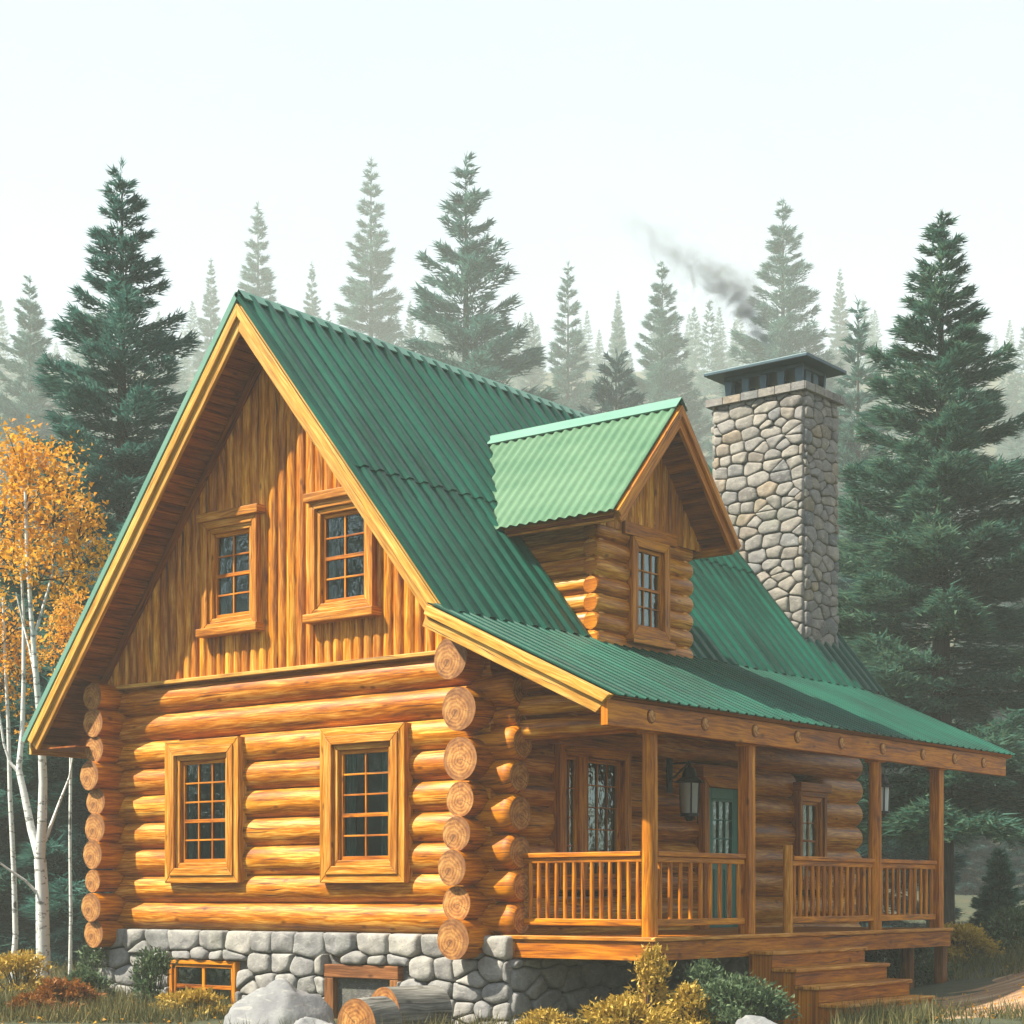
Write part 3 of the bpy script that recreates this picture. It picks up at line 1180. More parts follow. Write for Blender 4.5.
def mitre(m, u0, u1, z0, z1, w, n0, n1, mat=0, wb=None):
    """picture-frame of four mitred boards round the opening u0..u1, z0..z1"""
    wb = wb or w
    I = [(u0, z0), (u1, z0), (u1, z1), (u0, z1)]
    O = [(u0 - w, z0 - wb), (u1 + w, z0 - wb), (u1 + w, z1 + w), (u0 - w, z1 + w)]
    g = .0025
    for i in range(4):
        j = (i + 1) % 4
        sx = (O[j][0] - O[i][0], O[j][1] - O[i][1])
        L = math.hypot(*sx)
        ex, ez = sx[0] / L * g, sx[1] / L * g
        A = [(I[i][0] + ex, n0, I[i][1] + ez), (O[i][0] + ex, n0, O[i][1] + ez), (O[i][0] + ex, n1, O[i][1] + ez), (I[i][0] + ex, n1, I[i][1] + ez)]
        B = [(I[j][0] - ex, n0, I[j][1] - ez), (O[j][0] - ex, n0, O[j][1] - ez), (O[j][0] - ex, n1, O[j][1] - ez), (I[j][0] - ex, n1, I[j][1] - ez)]
        m.prism(A, B, mat)


def glazed(parent, M, u0, u1, z0, z1, nback, nx, ny, bar=.022, st=.045, meeting=True, mat='rail', curtain='curtain', recess=.28, seed=0):
    rg = random.Random(seed)
    n0 = nback
    m = MB(M)
    mitre(m, u0 + st, u1 - st, z0 + st, z1 - st, st, n0 - .03, n0 + .02)
    for i in range(1, nx):
        u = u0 + st + (u1 - u0 - 2 * st) * i / nx
        m.box(u - bar / 2, u + bar / 2, n0 - .006, n0 + .012, z0 + st, z1 - st)
    for i in range(1, ny):
        z = z0 + st + (z1 - z0 - 2 * st) * i / ny
        b = bar
        if meeting and i == ny // 2:
            b = bar * 2.1
        m.box(u0 + st, u1 - st, n0 - .008, n0 + (.018 if b > bar else .010), z - b / 2, z + b / 2)
    m.build('sash', [mat], parent, .003)
    m = MB(M)
    m.face([(u0 + .01, n0 - .01, z0 + .01), (u0 + .01, n0 - .01, z1 - .01), (u1 - .01, n0 - .01, z1 - .01), (u1 - .01, n0 - .01, z0 + .01)])
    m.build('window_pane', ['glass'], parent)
    # the room behind: open box, with cloth hanging inside
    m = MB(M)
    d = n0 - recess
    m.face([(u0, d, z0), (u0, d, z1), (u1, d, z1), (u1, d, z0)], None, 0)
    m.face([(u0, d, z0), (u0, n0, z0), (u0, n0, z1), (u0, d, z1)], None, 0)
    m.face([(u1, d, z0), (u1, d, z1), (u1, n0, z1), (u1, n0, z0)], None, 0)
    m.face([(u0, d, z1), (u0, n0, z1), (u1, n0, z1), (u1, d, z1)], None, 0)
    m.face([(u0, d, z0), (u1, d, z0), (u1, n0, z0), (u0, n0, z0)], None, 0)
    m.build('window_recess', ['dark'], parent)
    if curtain:
        m = MB(M)
        wdt = (u1 - u0)
        for (a, b) in ((u0 + .01, u0 + wdt * rg.uniform(.10, .20)), (u1 - wdt * rg.uniform(.16, .30), u1 - .01)):
            k = 26
            top, bot = [], []
            for i in range(k):
                t = i / (k - 1)
                u = a + (b - a) * t
                dd = n0 - .10 + .022 * math.sin(t * 19 + rg.random() * .6)
                top.append((u, dd, z1 - .02))
                bot.append((u, dd + .01, z0 + .04))
            m.grid([bot, top], [[(0, 0)] * k] * 2, 0, True)
        m.build('curtain', [curtain], parent)


def window(M, u0, u1, z0, z1, w, out, nx, ny, sill=False, head=None, seed=0, mats=('trim', 'rail'), curtain='curtain', parent=None, name='window', layers=True, bar=.022):
    """u0..z1 is the glazed opening; w the casing width; out how far the casing stands out"""
    m = MB(M)
    iw = .075
    mitre(m, u0, u1, z0, z1, iw, -.18, out - .035)
    if layers:
        mitre(m, u0 - iw + .006, u1 + iw - .006, z0 - iw + .006, z1 + iw - .006, (w - iw) * .52, -.02, out + .012)
        k = (w - iw) * .52 - .002
        mitre(m, u0 - iw - k + .006, u1 + iw + k - .006, z0 - iw - k + .006, z1 + iw + k - .006, (w - iw) * .5, -.06, out - .008)
    else:
        mitre(m, u0 - iw + .006, u1 + iw - .006, z0 - iw + .006, z1 + iw - .006, (w - iw), -.06, out)
    p = m.build(name, [mats[0]], parent or cabin, .008)
    if head:
        mm = MB(M)
        mm.box(u0 - w - .05, u1 + w + .05, -.05, out + .045, z1 + w - .01, z1 + w + head)
        mm.build('window_head', [mats[0]], p, .01)
    if sill:
        mm = MB(M)
        mm.box(u0 - w - .045, u1 + w + .045, -.05, out + .06, z0 - w - .06, z0 - w + .045)
        mm.build('sill', [mats[0]], p, .01)
    glazed(p, M, u0 + .002, u1 - .002, z0 + .002, z1 - .002, out - .10, nx, ny, bar=bar, mat=mats[1], curtain=curtain, seed=seed)
    return p


G = frame_at('gable', GY - .17)
w1 = window(G, -4.99, -4.12, 1.92, 3.25, .27, .11, 3, 5, seed=1)
w2 = window(G, -2.14, -1.31, 1.92, 3.25, .28, .11, 2, 5, seed=2)
w1['label'] = 'ground floor window beside the left corner'
w2['label'] = 'ground floor window nearest the right corner'
w3 = window(G, -4.39, -3.70, 5.06, 6.15, .17, .09, 2, 4, sill=True, head=.10, seed=3, layers=False)
w4 = window(G, -2.45, -1.72, 5.06, 6.15, .17, .09, 2, 4, sill=True, head=.10, seed=4, layers=False)
w3['label'] = 'upper gable window on the shaded left side'
w4['label'] = 'upper gable window on the sunlit right side'

S = frame_at('side', SX + .20)
# wide porch window: narrow light + wide light in one casing
m = MB(S)
mitre(m, 1.42, 2.64, 1.70, 3.18, .14, -.2, .075)
m.box(1.72, 1.90, -.1, .045, 1.70, 3.18)
pw = m.build('window', ['rail'], cabin, .008)
mm = MB(S)
mm.prism([(1.20, -.05, 3.30), (1.20, .13, 3.30), (1.12, .13, 3.48), (1.12, -.05, 3.48)], [(2.86, -.05, 3.30), (2.86, .13, 3.30), (2.94, .13, 3.48), (2.94, -.05, 3.48)])
mm.build('window_head', ['rail'], pw, .01)
glazed(pw, S, 1.43, 1.715, 1.71, 3.17, -.02, 2, 4, bar=.014, st=.035, meeting=False, seed=5, curtain='curtain')
glazed(pw, S, 1.905, 2.63, 1.71, 3.17, -.02, 3, 5, bar=.014, st=.055, meeting=False, seed=6, curtain='warmcloth')
pw['label'] = 'wide two light porch window beside the corner post'
# teal door
m = MB(S)
mitre(m, 4.60, 5.54, 1.06, 2.95, .12, -.2, .085)
m.box(4.42, 5.72, -.05, .10, 3.055, 3.24)
dc = m.build('door_casing', ['rail'], cabin, .008)
m = MB(S)
m.box(4.61, 4.79, -.06, .0, 1.06, 2.945)
m.box(5.35, 5.53, -.06, .0, 1.06, 2.945)
m.box(4.79, 5.35, -.06, .0, 1.06, 1.98)
m.box(4.79, 5.35, -.06, .0, 2.80, 2.945)
m.box(4.83, 5.04, -.06, .015, 1.2, 1.85)
m.box(5.10, 5.31, -.06, .015, 1.2, 1.85)
door = m.build('door', ['teal'], cabin, .008)
door['label'] = 'teal door with a glazed upper half'
glazed(door, S, 4.792, 5.348, 1.982, 2.798, -.022, 3, 3, bar=.018, st=.03, meeting=False, mat='teal', curtain='curtain', seed=8)
m = MB(S)
m.log((5.44, .0, 1.98), (5.44, .06, 1.98), .028, .034, 12)
m.build('door_handle', ['black'], door)
w6 = window(S, 7.20, 7.72, 1.72, 2.86, .15, .085, 2, 4, head=.12, seed=9, mats=('rail', 'rail'), layers=False, bar=.016)
w6['label'] = 'narrow porch window at the far end of the wall'

# basement window and timber framed hatch
B = frame_at('gable', FY + .02)
m = MB(B)
mitre(m, -5.14, -4.00, .02, .60, .055, -.12, .065)
bw = m.build('basement_window', ['rail'], cabin, .006)
bw['label'] = 'small orange framed basement window in the stone'
glazed(bw, B, -5.138, -4.002, .022, .598, .02, 2, 2, bar=.05, st=.04, meeting=False, curtain=None, seed=10)
m = MB(B)
m.box(-2.36, -1.15, -.14, .075, .50, .66)
m.box(-2.36, -2.21, -.14, .07, -.3, .497)
m.box(-1.29, -1.15, -.14, .07, -.3, .497)
ht = m.build('hatch', ['oldwood'], cabin, .012)
ht['label'] = 'low timber framed opening in the stone foundation'
m = MB(B)
for i in range(5):
    m.box(-2.2 + i * .182, -2.2 + i * .182 + .176, -.13, -.10, -.3, .49)
m.build('hatch_door', ['bark_log'], ht, .004)

# ---- dormer
DYC, DHW = 3.0, 1.42         # ridge y, half width of roof
DXF, DZR, DSL = .77, 7.63, 1.10
DWX, DW0, DW1 = .26, 2.0, 4.12   # front wall plane, side walls
DXB = -2.9
dz_eave = DZR - DSL * DHW


def ext_z(y):
    return DZR - DSL * abs(y - DYC)


m = MB()
zb = 4.30
k = 0
z = zb + .1
while z < ext_z(DW0) - .20:
    for (s, e) in ([(DW0, 2.70), (3.44, DW1)] if 4.75 < z + .1 and z - .1 < 5.92 else [(DW0, DW1)]):
        m.log((DWX - .11, s - (.02 if s == DW0 else 0), z), (DWX - .11, e + (.02 if e == DW1 else 0), z), .128, None, 20, 0, 0, .04, round_end=.05)
    for yy in (DW0 + .11, DW1 - .11):
        m.log((DXB + .8, yy, z + .02), (DWX - .03, yy, z + .02), .127, None, 20, 0, 0, .04, round_end=.04)
    z += .225
    k += 1
m.box(DXB + .5, DWX - .16, DW0 + .16, DW1 - .16, zb, 6.2, 1)
dormer = m.build('dormer', ['log', 'dark'], cabin)
dormer['label'] = 'log sided dormer with a pale green gable roof'
ztop = z - .1
# boards in the dormer gable
m = MB()
y = DW0 - .2
while y < DW1 + .2:
    w = random.uniform(.15, .19)
    ou, ov = random.uniform(0, 60), random.uniform(0, 60)
    lo, hi, ul, uh = [], [], [], []
    for (t, d) in ((0, 0), (.08, .02), (.5, .028), (.92, .02), (1, 0)):
        py = y + t * w
        zt = max(6.05, ext_z(py) - .14)
        lo.append((DWX + .0 + d, py, 6.02))
        hi.append((DWX + .0 + d, py, zt))
        ul.append((ou, ov + t * w))
        uh.append((ou + zt - 6, ov + t * w))
    m.grid([lo, hi], [ul, uh], 0, True)
    y += w + .003
m.build('dormer_siding', ['siding'], dormer)
DM = frame_at('side', DWX + .02)
m = MB()
m.box(DWX - .02, DWX + .065, 2.48, 3.66, 5.98, 6.14)
m.build('dormer_trim', ['rail'], dormer, .008)
m = MB(DM)
mitre(m, 2.77, 3.37, 4.86, 5.86, .12, -.2, .05)
m.box(2.59, 3.55, -.05, .10, 4.64, 4.735)
dwn = m.build('dormer_window_casing', ['rail'], dormer, .008)
# glass pieces are sub-parts of the dormer
glazed(dormer, DM, 2.772, 3.368, 4.862, 5.858, -.03, 3, 4, bar=.018, st=.04, seed=12)
# roof
m = MB()
dn1, dn2 = Vector((0, -DSL, 1)).normalized(), Vector((0, DSL, 1)).normalized()
dd1, dd2 = Vector((0, -1, -DSL)).normalized(), Vector((0, 1, -DSL)).normalized()
lenD = DHW * math.hypot(1, DSL)
sheet(m, (DXF + .02, DYC, DZR), dd1, (-1, 0, 0), lenD + .03, DXF - DXB, .15, .03, dn1, style='sine')
sheet(m, (DXF + .02, DYC, DZR), dd2, (-1, 0, 0), lenD + .03, DXF - DXB, .15, .03, dn2, style='sine')
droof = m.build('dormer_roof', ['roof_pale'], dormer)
m = MB()
for (d, n) in ((dd1, dn1), (dd2, dn2)):
    a = Vector((DXF + .05, DYC, DZR)) + n * .045 + d * .15
    b = Vector((DXB, DYC, DZR)) + n * .045 + d * .15
    m.face([Vector((DXF + .05, DYC, DZR + .065)), a, b, Vector((DXB, DYC, DZR + .065))][::(1 if d.y > 0 else -1)])
    m.face([a, a - n * .02, b - n * .02, b])
m.build('dormer_ridge_cap', ['roof_trim'], dormer)
m = MB()
for (d, n) in ((dd1, dn1), (dd2, dn2)):
    pos = .03
    while pos < lenD - .02:
        w = .125
        c0 = Vector((0, DYC, DZR)) + d * pos - n * .075
        c1 = c0 + d * (w - .008)
        A = [c0, c1, c1 - n * .02, c0 - n * .02]
        m.prism([p + Vector((DXF - .02, 0, 0)) for p in A], [p + Vector((DXB + .7, 0, 0)) for p in A])
        pos += w
m.build('dormer_soffit', ['soffit'], dormer)
for (d, n) in ((dd1, dn1), (dd2, dn2)):
    m = MB()
    for (xx, t, off, hh) in ((DXF - .0, .05, -.115, .19), (DXF + .045, .04, -.07, .09)):
        c = Vector((xx, DYC, DZR))
        A, Bq = [], []
        for (o_, xs) in ((off + hh / 2, -t / 2), (off + hh / 2, t / 2), (off - hh / 2, t / 2), (off - hh / 2, -t / 2)):
            s0 = -o_ * (n.y / d.y)
            A.append(c + n * o_ + d * s0 + Vector((xs, 0, 0)))
            Bq.append(c + n * o_ + d * lenD + Vector((xs, 0, 0)))
        m.prism(A, Bq)
    m.build('dormer_bargeboard', ['rail'], dormer, .006)
    m = MB()
    e = Vector((0, DYC, DZR)) + d * (lenD - .02) - n * .09
    m.beam(e + Vector((DXF - .03, 0, 0)), e + Vector((DXB + .9, 0, 0)), .045, .15)
    m.build('dormer_fascia', ['trim'], dormer, .006)

# ---- chimney
HX0, HX1, HY0, HY1 = -2.08, -.48, 8.42, 9.46
m = MB()
HB, HT = 3.6, 9.20
m.box(HX0 + .02, HX1 - .02, HY0 + .02, HY1 - .02, HB, HT - .02, 1)
stones(m, lambda u, v, n: (HX0 + u, HY0 - n, HB + v), HX1 - HX0, HT - HB, .19, rng, depth=.045, gap=.004, wmin=1.1, wmax=2.5)
stones(m, lambda u, v, n: (HX1 + n, HY0 + u, HB + v), HY1 - HY0, HT - HB, .19, rng, depth=.045, gap=.004, wmin=1.1, wmax=2.5)
stones(m, lambda u, v, n: (HX0 - n, HY1 - u, HB + v), HY1 - HY0, HT - HB, .19, rng, depth=.045, gap=.004, wmin=1.1, wmax=2.5)
stones(m, lambda u, v, n: (HX1 - u, HY1 + n, HB + v), HX1 - HX0, HT - HB, .19, rng, depth=.045, gap=.004, wmin=1.1, wmax=2.5)
chim = m.build('chimney', ['chstone', 'mortar'], cabin)
chim['label'] = 'tall square fieldstone chimney with metal cap'
m = MB()
e = .10
x = HX0 - e
m.box(HX0 - e + .01, HX1 + e - .01, HY0 - e + .01, HY1 + e - .01, HT, HT + .10)
xx = HX0 - e
while xx < HX1 + e - .02:
    w = min(random.uniform(.22, .36), HX1 + e - xx)
    m.box(xx, xx + w - .012, HY0 - e, HY0 - e + .3, HT - .006, HT + .115 + random.uniform(-.008, .008))
    xx += w
yy = HY0 - e + .3
while yy < HY1 + e - .02:
    w = min(random.uniform(.22, .36), HY1 + e - yy)
    m.box(HX1 + e - .3, HX1 + e, yy, yy + w - .012, HT - .006, HT + .115 + random.uniform(-.008, .008))
    yy += w
m.build('chimney_crown', ['chstone'], chim, .02)
m = MB()
ci = .17
cz0, cz1 = HT + .10, 9.66
nleg = 5
for i in range(nleg):
    t = i / (nleg - 1)
    xx = (HX0 + ci) * (1 - t) + (HX1 - ci) * t
    for yy in (HY0 + ci, HY1 - ci):
        m.prism([(xx - .045, yy - .03, cz0), (xx + .045, yy - .03, cz0), (xx + .045, yy + .03, cz0), (xx - .045, yy + .03, cz0)],
                [(xx - .075, yy - .03, cz1), (xx + .075, yy - .03, cz1), (xx + .075, yy + .03, cz1), (xx - .075, yy + .03, cz1)])
for i in range(1, 3):
    t = i / 3
    yy = (HY0 + ci) * (1 - t) + (HY1 - ci) * t
    for xx in (HX0 + ci, HX1 - ci):
        m.box(xx - .03, xx + .03, yy - .08, yy + .08, cz0, cz1)
m.box(HX0 + ci - .06, HX1 - ci + .06, HY0 + ci - .05, HY0 + ci + .05, cz1 - .05, cz1 + .02)
m.box(HX1 - ci - .05, HX1 - ci + .055, HY0 + ci + .06, HY1 - ci, cz1 - .05, cz1 + .02)
m.build('cap_legs', ['capmetal'], chim, .008)
m = MB()
o1 = .12
a = [(HX0 - o1, HY0 - o1), (HX1 + o1, HY0 - o1), (HX1 + o1, HY1 + o1), (HX0 - o1, HY1 + o1)]
m.prism([(p[0], p[1], cz1 + .022) for p in a], [(p[0], p[1], cz1 + .075) for p in a])
cx, cy = (HX0 + HX1) / 2, (HY0 + HY1) / 2
b = [(cx - .35, cy - .12), (cx + .35, cy - .12), (cx + .35, cy + .12), (cx - .35, cy + .12)]
m.prism([(p[0], p[1], cz1 + .0755) for p in a], [(p[0], p[1], cz1 + .24) for p in b])
m.build('chimney_cap', ['capmetal'], chim, .008)


# ---- lanterns
def lantern(x, y, z, s, label, arm=0.0):
    t = thing('wall_lantern', (x, y, z), label, 'lantern', 'lanterns on the porch')
    m = MB()
    # stepped bell hood
    rows, uvs = [], []
    for (r, h) in ((.02, .36), (.05, .345), (.075, .29), (.085, .25), (.14, .215), (.15, .195), (.13, .19)):
        rows.append([(math.cos(k * math.pi / 6) * r * s, math.sin(k * math.pi / 6) * r * s, h * s) for k in range(12)])
        uvs.append([(0, k * .1) for k in range(12)])
    m.grid(rows, uvs, 0, False, False, True)
    m.log((0, 0, .35 * s), (0, 0, .42 * s), .018 * s, .012 * s, 8)
    # base ring, corner bars
    m.log((0, 0, -.15 * s), (0, 0, -.12 * s), .10 * s, .10 * s, 12, wob=0)
    m.log((0, 0, -.20 * s), (0, 0, -.15 * s), .03 * s, .06 * s, 10, wob=0)
    for k in range(4):
        a = k * math.pi / 2 + .78
        m.beam((math.cos(a) * .09 * s, math.sin(a) * .09 * s, -.13 * s), (math.cos(a) * .105 * s, math.sin(a) * .105 * s, .2 * s), .014, .014, (1, 0, 0))
    # bracket to the wall
    m.beam((-arm, 0, .40 * s), (0, 0, .40 * s), .025, .025)
    m.beam((-arm, 0, .22 * s), (-.02, 0, .39 * s), .02, .02, (0, 1, 0))
    m.box(-arm - .02, -arm + .012, -.05, .05, .1 * s, .46 * s)
    m.build('lantern_frame', ['black'], t)
    m = MB()
    m.log((0, 0, -.12 * s), (0, 0, .19 * s), .082 * s, .095 * s, 12, wob=0)
    m.build('lantern_glass', ['frost'], t)


lantern(SX + .20 + .34, 3.70, 2.70, 1.25, 'black hooded lantern on the wall beside the teal door', .30)
lantern(PPX - .02, 5.44 + .24, 2.72, 1.0, 'small black lantern with milky glass on the third porch post', .0)


# ---------------------------------------------------------------- trees
def blades(P, D, L, Wd, rngn):
    """triangle soup: base points P, directions D, lengths L, widths Wd"""
    n = len(P)
    D = D / np.linalg.norm(D, axis=1, keepdims=True)
    rv = rngn.normal(size=(n, 3))
    S = np.cross(D, rv)
    S /= np.linalg.norm(S, axis=1, keepdims=True) + 1e-9
    w = Wd[:, None] / 2
    return np.stack([P - S * w, P + S * w, P + D * L[:, None]], axis=1)


def spruce_mesh(seed, H, Rb, whorl, nb, per, bl, bw, base=.04, power=.8, droop=.35, ragged=.3):
    r = np.random.default_rng(seed)
    out = []
    sticks = MB()
    sticks.log((0, 0, -.4), (0, 0, H * .96), Rb * .055 + .04, .012, 8, wob=.06, seg=H / 14)
    h = H * base
    while h < H * .985:
        f = h / H
        tier = .80 + .35 * r.random()
        n = max(3, int(nb * (1 - .35 * f) + r.integers(-1, 2)))
        a0 = r.random() * 6.28
        for i in range(n):
            az = a0 + i * 6.283 / n + r.normal() * .22
            Lb = Rb * (1 - f) ** power * tier * (1 - ragged * r.random() ** 1.5) + .06 * Rb * (1 - f) + .06
            if f < .12:
                Lb *= .75 + 2 * f
            hh = h + r.normal() * whorl * .22
            up = -.18 + .95 * f ** 1.3 + r.normal() * .07
            dr = droop * (1 - f) * (.8 + .4 * r.random())
            d0 = np.array([math.cos(az), math.sin(az), 0.0])
            sd = np.array([-math.sin(az), math.cos(az), 0.0])

            def path(s):
                s = np.asarray(s)[:, None]
                return np.array([0, 0, hh]) + d0 * (Lb * s) + np.array([0, 0, 1.0]) * (Lb * (up * s - dr * s ** 2 + dr * .95 * s ** 4))
            if Lb > .5:
                p3 = path([0, .5, .9])
                for q in (0, 1):
                    sticks.log(p3[q], p3[q + 1], max(.008, Lb * .012 * (1 - .5 * q)), max(.005, Lb * .007 * (1 - .5 * q)), 4, wob=0, seg=5, caps=(False, False))
            nb_ = int(per * (Lb / Rb) ** 1.25) + 8
            # a point on a twig: position along bough s, offset along twig t
            s = np.clip(r.random(nb_) ** .75 * 1.02, .06, 1)
            side = np.where(r.random(nb_) < .5, -1.0, 1.0)
            wmax = (.42 * Lb * (1 - s) ** .75 * (.35 + s) + .05 * Lb + .03)
            tq = r.random(nb_)
            lat = tq * wmax
            P0 = path(s)
            ds = path(np.clip(s + .03, 0, 1.05)) - path(s)
            ds /= np.linalg.norm(ds, axis=1, keepdims=True) + 1e-9
            tw = d0 * .62 + sd[None, :] * (side * .78)[:, None]
            hang = -(.12 + .22 * (1 - f)) * lat - np.abs(r.normal(size=nb_)) * .045 * Lb ** .5
            P = P0 + tw * lat[:, None] + np.array([0, 0, 1.0]) * hang[:, None]
            P += r.normal(size=(nb_, 3)) * (.018 * Lb + .012)
            D = tw * (.55 + .3 * tq)[:, None] + ds * .5 + r.normal(size=(nb_, 3)) * .33 + np.array([0, 0, -.12 + .35 * f])
            LL = bl * (.6 + .8 * r.random(nb_)) * (.55 + .45 * (1 - f))
            out.append(blades(P, D, LL, bw * (.6 + .8 * r.random(nb_)), r))
        h += whorl * (1 - .45 * f) * (.8 + .4 * r.random())
    # leader
    k = 40
    P = np.stack([r.normal(size=k) * .01, r.normal(size=k) * .01, H * (.93 + .07 * r.random(k))], axis=1)
    D = np.stack([r.normal(size=k) * .5, r.normal(size=k) * .5, np.ones(k)], axis=1)
    out.append(blades(P, D, bl * .7 * np.ones(k), bw * .7 * np.ones(k), r))
    return np.concatenate(out), sticks


PROTO = {}


def spruce_proto(key, mat, **kw):
    tri, st = spruce_mesh(**kw)
    root = bpy.data.objects.new('spruce_tree', None)
    crown = tris_obj('crown', tri, mat)
    trunk = st.build('trunk', ['bark'])
    PROTO[key] = (crown, trunk, kw['H'], kw['Rb'], [False])


def plant_spruce(key, u, ytop, d, label, width=1.0, group='spruces in the misty forest', mat=None, rot=None, zoff=0):
    crown, trunk, H, Rb, used = PROTO[key]
    x, y = spot(u, d)
    gz = ground_z(x, y) + zoff
    top = CZ + (895 - ytop) / 1797 * d
    s = (top - gz) / H
    t = thing('spruce_tree', (x, y, gz), label, 'spruce', group, rz=random.uniform(0, 6.28) if rot is None else rot)
    for src in (crown, trunk):
        if not used[0]:
            o = src
        else:
            o = src.copy()
            COL.objects.link(o)
        o.parent = t
        o.scale = (s * width, s * width, s)
    used[0] = True
    return t


spruce_proto('A', 'needle', seed=1, H=17, Rb=3.5, whorl=.56, nb=8, per=2300, bl=.23, bw=.032, droop=.40, power=1.0)
spruce_proto('B', 'needle_olive', seed=5, H=15, Rb=3.2, whorl=.50, nb=8, per=2300, bl=.22, bw=.031, droop=.44, power=.95, base=.17)
spruce_proto('C', 'needle', seed=9, H=22, Rb=5.0, whorl=.78, nb=8, per=1400, bl=.36, bw=.055, droop=.30, power=1.0)
spruce_proto('D', 'needle', seed=13, H=22, Rb=3.6, whorl=.80, nb=7, per=800, bl=.46, bw=.07, droop=.36, power=1.1)
spruce_proto('E', 'needle_dark', seed=17, H=12, Rb=2.9, whorl=.60, nb=8, per=1100, bl=.28, bw=.045, droop=.40)
spruce_proto('F', 'needle_olive', seed=21, H=2.3, Rb=.75, whorl=.17, nb=7, per=620, bl=.17, bw=.034, droop=.25, power=.9)

plant_spruce('A', 122, 160, 37, 'tall dark green spruce standing behind the cabin left roof slope', 1.35)
plant_spruce('B', 941, 212, 36, 'large olive green spruce rising behind the porch roof at the right', 1.45)
plant_spruce('C', 466, 158, 106, 'broad blue green spruce rising behind the middle of the main roof ridge', 1.3)
plant_spruce('D', 371, 158, 213, 'tall slim pale spruce just left of the broad spruce behind the ridge', 1.15)
plant_spruce('D', 258, 203, 227, 'pale misty spruce directly above the peak of the front gable', 1.2)
plant_spruce('D', 211, 258, 270, 'very faint spruce between the tall left spruce and the gable peak', 1.0)
plant_spruce('D', 312, 262, 270, 'faint small spruce top peeking over the roof just right of the gable peak', 1.0)
plant_spruce('C', 30, 278, 142, 'misty grey green spruce at the left edge above the golden birch leaves', 1.1)
plant_spruce('D', 568, 262, 185, 'slim misty spruce above the right end of the main ridge', 1.15)
plant_spruce('C', 662, 262, 170, 'misty green spruce behind the dormer peak, left of the smoke', 1.1)
plant_spruce('E', 616, 350, 100, 'small darker spruce tip just above the dormer roof ridge', 1.0)
plant_spruce('C', 783, 200, 163, 'wide pale spruce directly behind the stone chimney', 1.2)
plant_spruce('D', 858, 300, 85, 'slender green spruce between the chimney and the large olive spruce', 1.25)
plant_spruce('D', 531, 312, 256, 'faint spruce between the broad ridge spruce and the slim misty one', 1.0)
plant_spruce('D', 410, 300, 284, 'faintest spruce hugging the left flank of the broad ridge spruce', 1.0)
plant_spruce('D', 618, 290, 312, 'ghostly spruce fading into mist over the dormer ridge', 1.0)
plant_spruce('D', 840, 268, 298, 'ghostly spruce half hidden between chimney cap and slender spruce', 1.0)
plant_spruce('D', 1012, 360, 241, 'pale spruce at the right edge behind the large olive spruce', 1.1)
plant_spruce('D', 172, 330, 256, 'pale spruce whose top shows beside the right flank of the tall left spruce', 1.1)
plant_spruce('D', 720, 330, 270, 'faint spruce between the dormer and the left edge of the chimney', 1.0)
# far-off wood on the slope and round the clearing: one mass
def far_forest():
    tri, _ = spruce_mesh(seed=31, H=18, Rb=3.4, whorl=.95, nb=7, per=95, bl=.75, bw=.15, droop=.34, power=1.0)
    r = np.random.default_rng(8)
    out = []

    def put(x, y, h, w):
        a = r.random() * 6.28
        k = h / 18
        M = np.array([[math.cos(a) * k * w, -math.sin(a) * k * w, 0], [math.sin(a) * k * w, math.cos(a) * k * w, 0], [0, 0, k]])
        out.append((tri @ M.T + np.array([x, y, ground_z(x, y) - .2])).astype(np.float32))
    for i in range(380):
        d = 100 + 300 * r.random() ** .7
        u = -260 + 1560 * r.random()
        x, y = spot(u, d)
        g = ground_z(x, y)
        ytop = (338 if d < 200 else 300) + 120 * r.random() ** 1.3
        h = min(12 + 12 * r.random(), CZ + (895 - ytop) / 1797 * d - g)
        if h < 6:
            continue
        put(x, y, h, .9 + .3 * r.random())
    # trees across the clearing, which the window panes mirror
    for i in range(46):
        a = -2.75 + 1.55 * r.random()
        q = 34 + 22 * r.random()
        x, y = q * math.cos(a) - 3, q * math.sin(a)
        if abs((x - CX) * CA + (y - CY) * SA) < 9 and (x - CX) * -SA + (y - CY) * CA > -6:
            continue
        if (x - CX) * -SA + (y - CY) * CA > 0 and abs((x - CX) * CA + (y - CY) * SA) < .33 * ((x - CX) * -SA + (y - CY) * CA) + 3:
            continue
        put(x, y, 14 + 7 * r.random(), 1.1)
    for i in range(16):
        a = .15 + .75 * r.random()
        q = 30 + 22 * r.random()
        x, y = q * math.cos(a) + 8, q * math.sin(a) + 4
        if abs((x - CX) * CA + (y - CY) * SA) < .31 * ((x - CX) * -SA + (y - CY) * CA):
            continue
        put(x, y, 10 + 7 * r.random(), 1.1)
    o = tris_obj('forest', np.concatenate(out), 'needle')
    o['kind'] = 'stuff'
    o['label'] = 'misty spruce forest on the slope behind the cabin'


far_forest()
